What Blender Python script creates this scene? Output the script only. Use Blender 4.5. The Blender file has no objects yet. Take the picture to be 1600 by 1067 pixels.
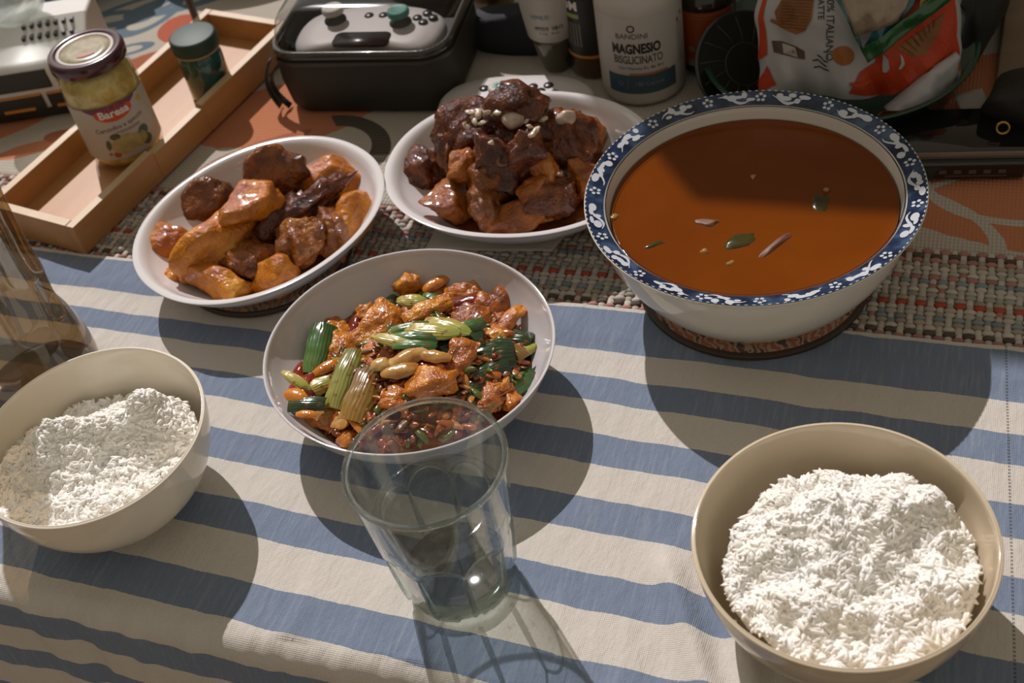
import bpy, bmesh, math, random
import numpy as np
from mathutils import Vector, Matrix, Euler, noise

SC = bpy.context.scene
COL = SC.collection
R = math.radians

# ------------------------------------------------------------------ camera
W, H, F, CH = 1600, 1067, 1950.0, 0.60
PITCH, ROLL = R(44.7), R(-12.2)
fw = Vector((0, math.cos(PITCH), -math.sin(PITCH)))
_r = Vector((1, 0, 0)); _u = _r.cross(fw)
RT = math.cos(ROLL) * _r + math.sin(ROLL) * _u
UP = -math.sin(ROLL) * _r + math.cos(ROLL) * _u
cam = bpy.data.cameras.new('camera'); cam_o = bpy.data.objects.new('camera', cam); COL.objects.link(cam_o)
cam.sensor_width = 36; cam.sensor_fit = 'HORIZONTAL'; cam.lens = F * 36 / W
cam.clip_start = 0.01
mw = Matrix((RT, UP, -fw)).transposed().to_4x4(); mw.translation = (0, 0, CH)
cam_o.matrix_world = mw
cam.dof.use_dof = True; cam.dof.focus_distance = 0.76; cam.dof.aperture_fstop = 10
SC.camera = cam_o

# ------------------------------------------------------------------ world, sun, exposure
world = bpy.data.worlds.new('room_daylight'); SC.world = world; world.use_nodes = True
bg = world.node_tree.nodes['Background']
bg.inputs[0].default_value = (1.0, 0.89, 0.72, 1); bg.inputs[1].default_value = 0.285
sun = bpy.data.lights.new('sun', 'SUN'); sun_o = bpy.data.objects.new('sun', sun); COL.objects.link(sun_o)
sun.energy = 3.15; sun.color = (1.0, 0.935, 0.93); sun.angle = R(0.55)
SUN = Vector((0.20, -0.96, -1.0)).normalized()
sun_o.rotation_euler = SUN.to_track_quat('-Z', 'Y').to_euler(); sun_o.location = (-1, 3, 3)
win = bpy.data.lights.new('back_fill', 'AREA'); fill_o = bpy.data.objects.new('back_fill', win); COL.objects.link(fill_o)
win.shape = 'RECTANGLE'; win.size = 1.3; win.size_y = 1.3; win.energy = 2.5; win.color = (1.0, 0.96, 0.92)   # added area lamp for reflections and soft light from behind; no door stands there
SC.view_settings.view_transform = 'Standard'; SC.view_settings.look = 'None'
SC.view_settings.exposure = 0.0; SC.view_settings.gamma = 1.0
SC.view_settings.use_curve_mapping = False

# ------------------------------------------------------------------ geometry helpers
def at(x, y, z=0.0):
    """the point of the place, at height z, that pixel (x, y) shows"""
    d = fw * F + RT * (x - W / 2) - UP * (y - H / 2)
    t = (z - CH) / d.z
    return Vector((d.x * t, d.y * t, z))

def ray(x, y):
    return (fw * F + RT * (x - W / 2) - UP * (y - H / 2)).normalized()

TA = R(-25.6)                                   # direction of the table's front edge
E1 = Vector((math.cos(TA), math.sin(TA), 0)); E2 = Vector((-math.sin(TA), math.cos(TA), 0))
def uv(u, v, z=0.0):
    p = E1 * u + E2 * v; return Vector((p.x, p.y, z))

def link(o, parent=None):
    COL.objects.link(o)
    if parent: o.parent = parent
    return o

def tag(o, label=None, cat=None, group=None, kind=None):
    if label: o['label'] = label
    if cat: o['category'] = cat
    if group: o['group'] = group
    if kind: o['kind'] = kind
    return o

def thing(name, loc, label, cat, group=None, rz=0.0):
    o = bpy.data.objects.new(name, None); o.empty_display_size = 0.01
    o.location = loc; o.rotation_euler = (0, 0, rz); link(o)
    return tag(o, label, cat, group)

def mesh(verts, faces, smooth=True, uvs=None):
    me = bpy.data.meshes.new('m')
    me.from_pydata([tuple(v) for v in verts], [], [tuple(f) for f in faces])
    if smooth: me.polygons.foreach_set('use_smooth', [True] * len(me.polygons))
    if uvs is not None:
        l = me.uv_layers.new(name='UVMap')
        idx = np.zeros(len(me.loops), dtype=np.int32); me.loops.foreach_get('vertex_index', idx)
        l.data.foreach_set('uv', np.asarray(uvs, dtype=np.float32)[idx].ravel())
    me.update(); return me

def obj(name, me, mat, parent=None, loc=None, rot=None, bevel=None, sub=0, autosmooth=None):
    if isinstance(me, tuple): me = mesh(*me)
    me.name = name
    o = bpy.data.objects.new(name, me); link(o, parent)
    if mat: me.materials.append(mat)
    if loc is not None: o.location = loc
    if rot is not None: o.rotation_euler = rot
    if autosmooth is not None:
        me.set_sharp_from_angle(angle=R(autosmooth))
    if bevel:
        b = o.modifiers.new('bevel', 'BEVEL'); b.width = bevel; b.segments = 3; b.limit_method = 'ANGLE'
    if sub:
        s = o.modifiers.new('sub', 'SUBSURF'); s.levels = sub; s.render_levels = sub
    return o

def lathe(prof, seg=64, rf=None, close=False):
    """revolve (r, z) points; r == 0 makes a pole; rf(theta, r, z) -> (x, y, z)"""
    if rf is None: rf = lambda t, r, z: (r * math.cos(t), r * math.sin(t), z)
    V, Fc, rings = [], [], []
    for r, z in prof:
        if r <= 1e-9:
            V.append(rf(0, 0, z)); rings.append([len(V) - 1])
        else:
            rings.append(list(range(len(V), len(V) + seg)))
            V += [rf(2 * math.pi * k / seg, r, z) for k in range(seg)]
    pairs = list(zip(rings, rings[1:])) + ([(rings[-1], rings[0])] if close else [])
    for a, b in pairs:
        for k in range(seg):
            k2 = (k + 1) % seg
            if len(a) == 1 and len(b) == 1: break
            if len(a) == 1: Fc.append((a[0], b[k2], b[k]))
            elif len(b) == 1: Fc.append((a[k], a[k2], b[0]))
            else: Fc.append((a[k], a[k2], b[k2], b[k]))
    return V, Fc

def curve_prof(pts, n=6):
    """Catmull-Rom through (r, z) points"""
    out = []
    P = [pts[0]] + list(pts) + [pts[-1]]
    for i in range(1, len(P) - 2):
        p0, p1, p2, p3 = P[i - 1], P[i], P[i + 1], P[i + 2]
        for k in range(n):
            t = k / n
            out.append(tuple(max(0.0 if c == 0 else -9, 0.5 * (2 * p1[c] + (p2[c] - p0[c]) * t + (2 * p0[c] - 5 * p1[c] + 4 * p2[c] - p3[c]) * t * t
                       + (3 * p1[c] - p0[c] - 3 * p2[c] + p3[c]) * t ** 3)) for c in (0, 1)))
    out.append(tuple(pts[-1])); return out

def oval(a, b, pw=2.0):
    """turns a lathe of unit-ish radius into an oval: r is a fraction of (a, b)"""
    def rf(t, r, z):
        c, s = math.cos(t), math.sin(t)
        k = (abs(c) ** pw + abs(s) ** pw) ** (-1 / pw)
        return (a * r * k * c, b * r * k * s, z)
    return rf

def box(x0, x1, y0, y1, z0, z1):
    V = [(x, y, z) for z in (z0, z1) for y in (y0, y1) for x in (x0, x1)]
    return V, [(0, 2, 3, 1), (4, 5, 7, 6), (0, 1, 5, 4), (1, 3, 7, 5), (3, 2, 6, 7), (2, 0, 4, 6)], False

def tube(path, rad, seg=8, cap=True):
    path = [Vector(p) for p in path]; n = len(path)
    rad = [rad] * n if not hasattr(rad, '__len__') else rad
    V, Fc = [], []
    ref = Vector((0.13, 0.31, 0.94)).normalized()
    for i, p in enumerate(path):
        d = (path[min(i + 1, n - 1)] - path[max(i - 1, 0)]).normalized()
        a = d.cross(ref).normalized(); b = d.cross(a)
        for k in range(seg):
            t = 2 * math.pi * k / seg
            V.append(p + (a * math.cos(t) + b * math.sin(t)) * rad[i])
    for i in range(n - 1):
        for k in range(seg):
            k2 = (k + 1) % seg
            Fc.append((i * seg + k, i * seg + k2, (i + 1) * seg + k2, (i + 1) * seg + k))
    if cap:
        Fc.append(tuple(range(seg - 1, -1, -1))); Fc.append(tuple(range((n - 1) * seg, n * seg)))
    return V, Fc

def grid(nx, ny, f, two_sided=None):
    V = [f(i / nx, j / ny) for j in range(ny + 1) for i in range(nx + 1)]
    Fc = [(j * (nx + 1) + i, j * (nx + 1) + i + 1, (j + 1) * (nx + 1) + i + 1, (j + 1) * (nx + 1) + i) for j in range(ny) for i in range(nx)]
    return V, Fc

def sheet(nx, ny, f, th):
    """a closed thin sheet around the surface f(s, t), th(s, t) thick"""
    V, Fc = grid(nx, ny, f); V = [Vector(v) for v in V]
    w = nx + 1
    N = []
    for j in range(ny + 1):
        for i in range(w):
            a = V[j * w + min(i + 1, nx)] - V[j * w + max(i - 1, 0)]
            b = V[min(j + 1, ny) * w + i] - V[max(j - 1, 0) * w + i]
            N.append(a.cross(b).normalized())
    n = len(V)
    T = [(V[k] + N[k] * th((k % w) / nx, (k // w) / ny) / 2) for k in range(n)]
    B = [(V[k] - N[k] * th((k % w) / nx, (k // w) / ny) / 2) for k in range(n)]
    faces = list(Fc) + [tuple(n + k for k in reversed(f_)) for f_ in Fc]
    for i in range(nx):
        faces.append((i + 1, i, n + i, n + i + 1)); o = ny * w
        faces.append((o + i, o + i + 1, n + o + i + 1, n + o + i))
    for j in range(ny):
        faces.append((j * w, (j + 1) * w, n + (j + 1) * w, n + j * w)); o = nx
        faces.append(((j + 1) * w + o, j * w + o, n + j * w + o, n + (j + 1) * w + o))
    return T + B, faces

_ico = {}
def ico(s):
    if s not in _ico:
        bm = bmesh.new(); bmesh.ops.create_icosphere(bm, subdivisions=s, radius=1)
        _ico[s] = (np.array([v.co for v in bm.verts]), [tuple(v.index for v in f.verts) for f in bm.faces]); bm.free()
    return _ico[s]

def chunk(seed, size, planes=5, lump=0.12, fine=0.03, s=4, cut=(0.5, 0.85), freq=1.6, ffreq=7.0):
    """an irregular cut chunk: a sphere trimmed by random planes, then made lumpy"""
    rnd = random.Random(seed); D, Fc = ico(s); P = D.copy()
    for _ in range(planes):
        n = np.array([rnd.gauss(0, 1) for _ in range(3)]); n /= np.linalg.norm(n)
        d = rnd.uniform(*cut); q = P @ n - d; m = q > 0
        P[m] -= np.outer(q[m] * 0.93, n)
    o = Vector((rnd.uniform(-50, 50), rnd.uniform(-50, 50), rnd.uniform(-50, 50)))
    k = np.array([1 + lump * noise.noise(Vector(p) * freq + o) + fine * noise.fractal(Vector(p) * ffreq + o, 1.0, 2.0, 3) for p in P])
    P = P * k[:, None] * np.array(size)
    return [tuple(p) for p in P], Fc

def text_polys(s, size, bold=0.0, align='CENTER', kx=1.0, ky=1.0):
    c = bpy.data.curves.new('t', 'FONT'); c.body = s; c.size = size; c.offset = bold; c.align_x = align; c.resolution_u = 3
    o = bpy.data.objects.new('t', c); COL.objects.link(o)
    dg = bpy.context.evaluated_depsgraph_get(); me = o.evaluated_get(dg).to_mesh()
    V = [(v.co.x * kx, v.co.y * ky) for v in me.vertices]; Fc = [tuple(p.vertices) for p in me.polygons]
    o.evaluated_get(dg).to_mesh_clear(); bpy.data.objects.remove(o); bpy.data.curves.remove(c)
    return V, Fc

def decal(name, shapes, surf, mat, parent, step=0.004, rot=0.0, org=(0, 0), rotobj=None):
    """flat print that follows a surface: shapes are 2-D polygons or (verts, faces); surf(a, b) -> point"""
    bm = bmesh.new()
    for sh in shapes:
        if isinstance(sh, tuple) and len(sh) == 2 and sh[1] and isinstance(sh[1][0], tuple) and isinstance(sh[1][0][0], int):
            V = [bm.verts.new((x, y, 0)) for x, y in sh[0]]
            for f in sh[1]:
                try: bm.faces.new([V[i] for i in f])
                except ValueError: pass
        else:
            bm.faces.new([bm.verts.new((x, y, 0)) for x, y in sh])
    bmesh.ops.triangulate(bm, faces=bm.faces[:])
    for _ in range(6):
        e = [e for e in bm.edges if e.calc_length() > step]
        if not e: break
        bmesh.ops.subdivide_edges(bm, edges=e, cuts=1)
        bmesh.ops.triangulate(bm, faces=[f for f in bm.faces if len(f.verts) > 3])
    c, s = math.cos(rot), math.sin(rot)
    for v in bm.verts:
        x, y = v.co.x * c - v.co.y * s + org[0], v.co.x * s + v.co.y * c + org[1]
        v.co = surf(x, y)
    me = bpy.data.meshes.new(name); bm.to_mesh(me); bm.free()
    return obj(name, me, mat, parent)

def ellipse(cx, cy, rx, ry, n=28, rot=0):
    c, s = math.cos(rot), math.sin(rot)
    return [(cx + rx * math.cos(t) * c - ry * math.sin(t) * s, cy + rx * math.cos(t) * s + ry * math.sin(t) * c) for t in [2 * math.pi * k / n for k in range(n)]]
def rect(x0, x1, y0, y1): return [(x0, y0), (x1, y0), (x1, y1), (x0, y1)]
def cyl(rad, face, off=0.0002):
    """label surface on an upright cylinder: a runs round it from the direction 'face', b is height"""
    rf = rad if callable(rad) else (lambda z: rad)
    def s(a, b):
        r2 = rf(b) + off; t = face + a / r2
        return (r2 * math.cos(t), r2 * math.sin(t), b)
    return s

# ------------------------------------------------------------------ material helpers
class NT:
    def __init__(s, name):
        s.m = bpy.data.materials.new(name); s.m.use_nodes = True; s.t = s.m.node_tree
        s.b = s.t.nodes['Principled BSDF']; s.out = s.t.nodes['Material Output']
    def n(s, typ, ins=None, **kw):
        nd = s.t.nodes.new('ShaderNode' + typ)
        for k, v in kw.items(): setattr(nd, k, v)
        for k, v in (ins or {}).items():
            if hasattr(v, 'is_output'): s.t.links.new(v, nd.inputs[k])
            else: nd.inputs[k].default_value = v
        return nd
    def set(s, **kw):
        nm = dict(color='Base Color', rough='Roughness', metal='Metallic', ior='IOR', trans='Transmission Weight', spec='Specular IOR Level',
                  sss='Subsurface Weight', sssr='Subsurface Radius', ssss='Subsurface Scale', coat='Coat Weight', coatr='Coat Roughness', normal='Normal', alpha='Alpha',
                  sheen='Sheen Weight', aniso='Anisotropic', emit='Emission Strength', emitc='Emission Color')
        for k, v in kw.items():
            i = s.b.inputs[nm[k]]
            if hasattr(v, 'is_output'): s.t.links.new(v, i)
            else: i.default_value = (*v, 1) if isinstance(v, tuple) and len(v) == 3 and k != 'sssr' else v
        return s
    def math(s, op, a, b=0.0, c=0.0, clamp=False):
        nd = s.n('Math', {0: a, 1: b, 2: c}, operation=op, use_clamp=clamp); return nd.outputs[0]
    def mix(s, f, a, b):
        a = (*a, 1) if isinstance(a, tuple) and len(a) == 3 else a; b = (*b, 1) if isinstance(b, tuple) and len(b) == 3 else b
        return s.n('Mix', {0: f, 6: a, 7: b}, data_type='RGBA').outputs[2]
    def ramp(s, f, stops, interp='LINEAR'):
        nd = s.n('ValToRGB', {0: f}); cr = nd.color_ramp; cr.interpolation = interp
        while len(cr.elements) > len(stops): cr.elements.remove(cr.elements[-1])
        while len(cr.elements) < len(stops): cr.elements.new(1)
        for e, (p, c) in zip(cr.elements, stops): e.position = p; e.color = (*c, 1) if len(c) == 3 else c
        return nd.outputs[0]
    def coord(s, k='Object'): return s.n('TexCoord').outputs[k]
    def noise(s, scale, detail=4, rough=0.55, vec=None, out='Fac', dist=0):
        return s.n('TexNoise', {'Vector': vec if vec is not None else s.coord(), 'Scale': scale, 'Detail': detail, 'Roughness': rough, 'Distortion': dist}).outputs[out]
    def bump(s, h, strength=0.3, dist=0.001, normal=None):
        d = {'Height': h, 'Strength': strength, 'Distance': dist}
        if normal is not None: d['Normal'] = normal
        return s.n('Bump', d).outputs[0]

_mc = {}
def mat(name, color, rough=0.5, c2=None, nscale=30, lo=0.35, hi=0.65, bump=0, bscale=200, bdist=0.001, **kw):
    if name in _mc: return _mc[name]
    t = NT(name)
    if c2 is not None:
        col = t.ramp(t.noise(nscale), [(lo, color), (hi, c2)])
    else: col = color
    t.set(color=col, rough=rough, **kw)
    if bump: t.set(normal=t.bump(t.noise(bscale, 5), bump, bdist))
    _mc[name] = t.m; return t.m

def glass(name, color=(1, 1, 1), rough=0.0, ior=1.45, clear=0.0):
    t = NT(name); t.set(color=color, rough=rough, ior=ior, trans=1.0)
    if clear:                                   # thin walls let most light straight through
        tr = t.n('BsdfTransparent', {0: (*color, 1)}); mx = t.n('MixShader', {0: clear, 1: t.b.outputs[0], 2: tr.outputs[0]})
        t.t.links.new(mx.outputs[0], t.out.inputs[0])
    return t.m

def thin_fresnel(t, ior):
    """the same Fresnel share from either side of a thin wall"""
    bf = t.n('NewGeometry').outputs['Backfacing']
    return t.n('Fresnel', {'IOR': t.math('POWER', ior, t.math('SUBTRACT', 1.0, t.math('MULTIPLY', bf, 2.0)))}).outputs[0]

def film(name, tint=(1, 1, 1), rough=0.05, ior=1.45):
    """thin clear plastic: see-through with a Fresnel sheen"""
    t = NT(name)
    tr = t.n('BsdfTransparent', {0: (*tint, 1)}); gl = t.n('BsdfGlossy', {0: (1, 1, 1, 1), 'Roughness': rough})
    fr = thin_fresnel(t, ior); mx = t.n('MixShader', {0: fr, 1: tr.outputs[0], 2: gl.outputs[0]})
    t.t.links.new(mx.outputs[0], t.out.inputs[0]); return t.m

def wood(name, a, b, rough=0.45, axis=0, scale=1.0):
    t = NT(name)
    mp = t.n('Mapping', {0: t.coord(), 3: tuple((6 if i == axis else 70) * scale for i in range(3))})
    g = t.noise(1.0, 6, 0.6, mp.outputs[0]); g2 = t.noise(260 * scale, 2, 0.5, mp.outputs[0])
    t.set(color=t.ramp(g, [(0.3, a), (0.7, b)]), rough=rough, normal=t.bump(g2, 0.15, 0.0004)); return t.m

# ------------------------------------------------------------------ the setting: floor, walls
def struct(name, me, m, **kw):
    return tag(obj(name, me, m, **kw), kind='structure')

def uvbox(u0, u1, v0, v1, z0, z1):
    P = [uv(u, v, z) for z in (z0, z1) for v in (v0, v1) for u in (u0, u1)]
    return P, box(0, 1, 0, 1, 0, 1)[1], False

m_plaster = mat('plaster', (0.55, 0.50, 0.43), 0.9, c2=(0.50, 0.45, 0.38), nscale=4, bump=0.1, bscale=60)
struct('floor', uvbox(-3, 3, -2.2, 1.5, -0.80, -0.76), wood('floor_boards', (0.16, 0.09, 0.05), (0.24, 0.15, 0.09), 0.5, 0, 0.2))
fill_o.location = uv(-1.45, 1.46, 0.70); fill_o.rotation_euler = (uv(-0.2, 0.55, 0) - uv(-1.45, 1.46, 0.70)).to_track_quat('-Z', 'Y').to_euler()
# unseen low wall added to shade soup and background; sun passes left of it
struct('shade_wall', uvbox(-0.74, 3.0, 1.40, 1.50, -0.76, 1.065), m_plaster)
struct('wall_left', uvbox(-3.0, -2.9, -2.2, 1.40, -0.76, 1.7), m_plaster)

# ------------------------------------------------------------------ table
TZ = -0.004
table = thing('dining_table', uv(0, 0.8, -0.76), 'wooden dining table under the striped cloth and woven mat', 'table')
m_wood = wood('table_wood', (0.115, 0.075, 0.045), (0.20, 0.14, 0.09), 0.5, 0, 0.5)
def tpart(name, me, **kw):
    V, Fc, sm = me
    return obj(name, ([Vector(v) - table.location for v in V], Fc, sm), m_wood, table, **kw)
tpart('tabletop', uvbox(-0.95, 0.75, 0.291, 1.26, TZ - 0.03, TZ), bevel=0.006)
for u_, v_ in ((-0.88, 0.37), (0.68, 0.37), (-0.88, 1.19), (0.68, 1.19)):
    tpart('leg', uvbox(u_ - 0.03, u_ + 0.03, v_ - 0.03, v_ + 0.03, -0.76, TZ - 0.03))

# ------------------------------------------------------------------ woven mat with its printed field and chunky border
def mat_material():
    t = NT('woven_print'); co = t.coord('UV')
    sp = t.n('SeparateXYZ', {0: co}); U, V = sp.outputs[0], sp.outputs[1]
    wob = t.noise(40, 3, 0.6, co)
    def ell(cx, cy, rx, ry, rot, edge=0.06, jit=0.25):
        c, s = math.cos(rot), math.sin(rot)
        dx, dy = t.math('SUBTRACT', U, cx), t.math('SUBTRACT', V, cy)
        a = t.math('DIVIDE', t.math('ADD', t.math('MULTIPLY', dx, c), t.math('MULTIPLY', dy, s)), rx)
        b = t.math('DIVIDE', t.math('SUBTRACT', t.math('MULTIPLY', dy, c), t.math('MULTIPLY', dx, s)), ry)
        d = t.math('SQRT', t.math('ADD', t.math('POWER', a, 2), t.math('POWER', b, 2)))
        return t.math('ADD', d, t.math('MULTIPLY', t.math('SUBTRACT', wob, 0.5), jit))
    def disc(*a, **k): return t.math('LESS_THAN', ell(*a, **k), 1.0)
    def ring(cx, cy, rx, ry, rot, w):
        return t.math('LESS_THAN', t.math('ABSOLUTE', t.math('SUBTRACT', ell(cx, cy, rx, ry, rot, jit=0.06), 1.0)), w)
    white, orange, dark, blue, rust = (0.56, 0.52, 0.45), (0.60, 0.20, 0.085), (0.045, 0.045, 0.04), (0.10, 0.19, 0.27), (0.42, 0.11, 0.05)
    c = white
    c = t.mix(disc(-0.545, 0.786, 0.085, 0.047, 0.35), c, orange)
    c = t.mix(t.math('MULTIPLY', ring(-0.50, 0.70, 0.10, 0.062, 0.5, 0.05), t.math('LESS_THAN', U, -0.51)), c, rust)
    c = t.mix(t.math('MULTIPLY', ring(-0.475, 0.748, 0.040, 0.030, -0.5, 0.24), t.math('GREATER_THAN', t.math('ADD', U, t.math('MULTIPLY', V, 0.8)), 0.128)), c, dark)
    # field on the right: orange with white lines
    c = t.mix(disc(0.14, 0.80, 0.24, 0.128, 0.0, jit=0.05), c, orange)
    for a in ((0.06, 0.765, 0.07, 0.055, 0.2, 0.06), (-0.01, 0.70, 0.06, 0.034, -0.5, 0.1), (0.14, 0.72, 0.07, 0.03, 0.2, 0.09), (0.02, 0.80, 0.09, 0.03, 0.8, 0.07)):
        c = t.mix(ring(*a), c, white)
    # left corner, behind and beside the tray
    c = t.mix(disc(-0.77, 0.712, 0.030, 0.010, 0.55), c, orange)
    c = t.mix(disc(-0.815, 0.735, 0.05, 0.012, 0.75), c, orange)
    c = t.mix(disc(-0.745, 0.735, 0.02, 0.010, 0.2), c, rust)
    c = t.mix(disc(-0.715, 0.851, 0.045, 0.022, 0.5), c, rust)
    c = t.mix(disc(-0.72, 0.912, 0.022, 0.026, 0.3), c, (0.52, 0.10, 0.05))
    for a in ((-0.785, 0.945, 0.055, 0.017, 0.65, 0.2), (-0.80, 0.925, 0.03, 0.012, 0.2, 0.35), (-0.765, 0.932, 0.035, 0.02, 1.2, 0.2), (-0.755, 0.872, 0.02, 0.008, 0.5, 0.3), (-0.735, 0.965, 0.05, 0.014, 0.55, 0.4)):
        c = t.mix(ring(*a), c, blue)
    rib = t.n('TexWave', {'Vector': co, 'Scale': 115.0, 'Distortion': 0.6, 'Detail': 1.0}, bands_direction='X').outputs[1]
    rib2 = t.n('TexWave', {'Vector': co, 'Scale': 85.0, 'Distortion': 0.6, 'Detail': 1.0}, bands_direction='Y').outputs[1]
    wv = t.math('ADD', t.math('MULTIPLY', rib, 0.7), t.math('MULTIPLY', rib2, 0.5))
    c = t.mix(t.math('MULTIPLY', t.math('SUBTRACT', 1.0, t.math('MULTIPLY', wv, 0.8), clamp=True), 0.5), c, (0.25, 0.2, 0.15))
    t.set(color=c, rough=0.95, spec=0.1, normal=t.bump(wv, 0.5, 0.0012)); return t.m

VB0, VB1 = 0.56, 0.674                          # the coarse border of the mat
mat_t = thing('woven_mat', uv(-0.3, 0.75, TZ), 'woven mat with orange, black and blue print lying under the dishes', 'mat')
def mat_local(P): return [Vector(p) - mat_t.location for p in P]
nx, ny = 120, 50
V, Fc = grid(nx, ny, lambda s, q: uv(-0.93 + s * 1.05, VB1 + q * 0.36, -0.0005 + 0.0008 * noise.noise((s * 14, q * 8, 3))))
U_ = [(-0.93 + (k % (nx + 1)) / nx * 1.05, VB1 + (k // (nx + 1)) / ny * 0.36) for k in range(len(V))]
o = obj('printed_field', mesh(mat_local(V), Fc, True, U_), mat_material(), mat_t)
sol = o.modifiers.new('thick', 'SOLIDIFY'); sol.thickness = 0.003; sol.offset = -1

def border_yarns():
    """basket weave: short yarn floats, one colour for each weft row, and pale warp cords between them"""
    rnd = random.Random(4)
    pal = {'p': (0.48, 0.22, 0.19), 'c': (0.62, 0.57, 0.50), 'd': (0.10, 0.075, 0.06), 'b': (0.26, 0.34, 0.38), 'r': (0.52, 0.07, 0.04), 'o': (0.60, 0.27, 0.08), 't': (0.42, 0.36, 0.28), 'g': (0.40, 0.42, 0.36)}
    rows = 'cotpdptccpbccgtrccbtcdpdptccrg'
    unit = []
    SEG, RG = 8, 5
    for i in range(RG):
        a = -1 + 2 * i / (RG - 1); rr = math.sqrt(max(0.0, 1 - abs(a) ** 3.2)) if abs(a) < 1 else 0.35
        for k in range(SEG):
            th = 2 * math.pi * k / SEG; unit.append((a, rr * math.cos(th), rr * math.sin(th)))
    unit = np.array(unit)
    uf = [(i * SEG + k, i * SEG + (k + 1) % SEG, (i + 1) * SEG + (k + 1) % SEG, (i + 1) * SEG + k) for i in range(RG - 1) for k in range(SEG)]
    uf += [tuple(range(SEG - 1, -1, -1)), tuple(range((RG - 1) * SEG, RG * SEG))]
    du, dv = 0.0060, 0.0043
    Vs, Fs, Cs = [], [], []
    e1, e2 = np.array(E1), np.array(E2)
    nrow, ncol = int((VB1 - VB0) / dv) + 1, int(1.05 / du)
    for j in range(nrow):
        code = rows[::-1][j % len(rows)]
        for i in range(ncol):
            u = -0.93 + i * du + 0.0012 * noise.noise((j * 0.31, i * 0.07, 1)); v = VB0 + j * dv + 0.0025 * noise.noise((i * 0.035, j * 0.1, 7)) + rnd.uniform(-.0003, .0003)
            over = ((i + (j // 2)) % 2 == 0)
            c = np.array(pal[code] if over else pal['c']) * rnd.uniform(0.8, 1.12)
            if not over and rnd.random() < 0.12: c = np.array(pal[rnd.choice('ptbg')])
            L = du * (0.62 if over else 0.36); wd = dv * (0.56 if over else 0.70); hh = 0.0019 if over else 0.0014
            q = unit * np.array([L, wd, hh]) * rnd.uniform(0.93, 1.07)
            if not over: q = q[:, [1, 0, 2]] * np.array([0.85, 1.9, 1])
            base = e1 * u + e2 * v
            P = np.outer(q[:, 0], e1) + np.outer(q[:, 1], e2) + base; P[:, 2] = q[:, 2] + (-0.0006 if over else -0.0012)
            o0 = len(Vs) * len(unit); Vs.append(P); Fs += [tuple(x + o0 for x in f) for f in uf]; Cs.append(np.tile(np.append(c, 1), (len(unit), 1)))
    P = np.concatenate(Vs) - np.array(mat_t.location)
    me = mesh(P.tolist(), Fs); at_ = me.color_attributes.new('yarn', 'FLOAT_COLOR', 'POINT')
    at_.data.foreach_set('color', np.concatenate(Cs).astype(np.float32).ravel())
    t = NT('yarn'); c = t.n('Attribute', attribute_name='yarn').outputs[0]
    fib = t.noise(900, 2)
    t.set(color=t.mix(t.math('MULTIPLY', fib, 0.35), c, (0.22, 0.18, 0.14)), rough=0.95, spec=0.1, normal=t.bump(fib, 0.4, 0.0006))
    o = obj('border_yarn', me, t.m, mat_t); tag(o, 'coarse border of multicoloured yarn', kind='stuff')
border_yarns()
V, Fc, sm = uvbox(-0.93, 0.12, VB0, VB1, TZ + 0.0002, -0.0016)
obj('border_backing', (mat_local(V), Fc, sm), mat('border_back', (0.40, 0.36, 0.30), 0.95), mat_t)

# ------------------------------------------------------------------ striped cloth
EDGE = 0.300; RC = 0.014
def cloth():
    u0, u1, s0, s1, nu, ns = -0.92, 0.135, 0.06, 0.5868, 420, 250
    V, UVs = [], []
    ridges = [(-0.126, 0.398, -0.088, 0.322, 0.0085, 0.009), (-0.085, 0.385, -0.058, 0.312, 0.006, 0.007), (-0.145, 0.36, -0.118, 0.31, 0.0012, 0.006)]
    for j in range(ns + 1):
        s = s0 + (s1 - s0) * j / ns
        for i in range(nu + 1):
            u = u0 + (u1 - u0) * i / nu
            w = 0.0009 * noise.noise((u * 26, s * 9, 1)) + 0.0005 * noise.noise((u * 55, s * 30, 5)) + 0.0007 * noise.noise((u * 9 + s * 8, s * 14, 9))
            for (a, b, c, d, h, wd) in ridges:
                L = math.hypot(c - a, d - b); tx, ty = (c - a) / L, (d - b) / L
                al = (u - a) * tx + (s - b) * ty; pe = (u - a) * ty - (s - b) * tx
                if abs(pe) < 3 * wd: w += h * math.exp(-(pe / wd) ** 2) / (1 + math.exp(-(al - 0.008) / 0.006)) 
            ed = max(0.0, min(1.0, (0.36 - s) / 0.07))
            fold = ed * (0.0030 * noise.noise((u * 42, s * 9, 2)) + 0.0014 * noise.noise((u * 95, s * 10, 4)))
            hang = max(0.0, EDGE - s)
            fold += min(1, hang / 0.05) * 0.008 * noise.noise((u * 16, hang * 3, 11))
            w = max(w, -0.0008)
            if s >= EDGE: v, z = s, 0.0012 + w + abs(fold) * 0.8
            else:
                a = min(hang / RC, R(86)); v = EDGE - (RC + fold + w) * math.sin(a); z = 0.0012 - RC + (RC + fold + w) * math.cos(a)
                rest = hang - RC * R(86)
                if rest > 0: v -= rest * 0.07 + 0; z -= rest
            top = s1 - s
            lead = 0.0022 * noise.noise((u * 11, 0, 21)) if s > 0.55 else 0
            z += 0.0014 * max(0.0, min(1.0, (s - 0.548) / 0.012))          # the far hem lies on the mat
            V.append(uv(u, v + lead * max(0, (s - 0.55) / 0.037), z)); UVs.append((u, s))
    Fc = [(j * (nu + 1) + i, j * (nu + 1) + i + 1, (j + 1) * (nu + 1) + i + 1, (j + 1) * (nu + 1) + i) for j in range(ns) for i in range(nu)]
    return mesh(V, Fc, True, UVs)

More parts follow.
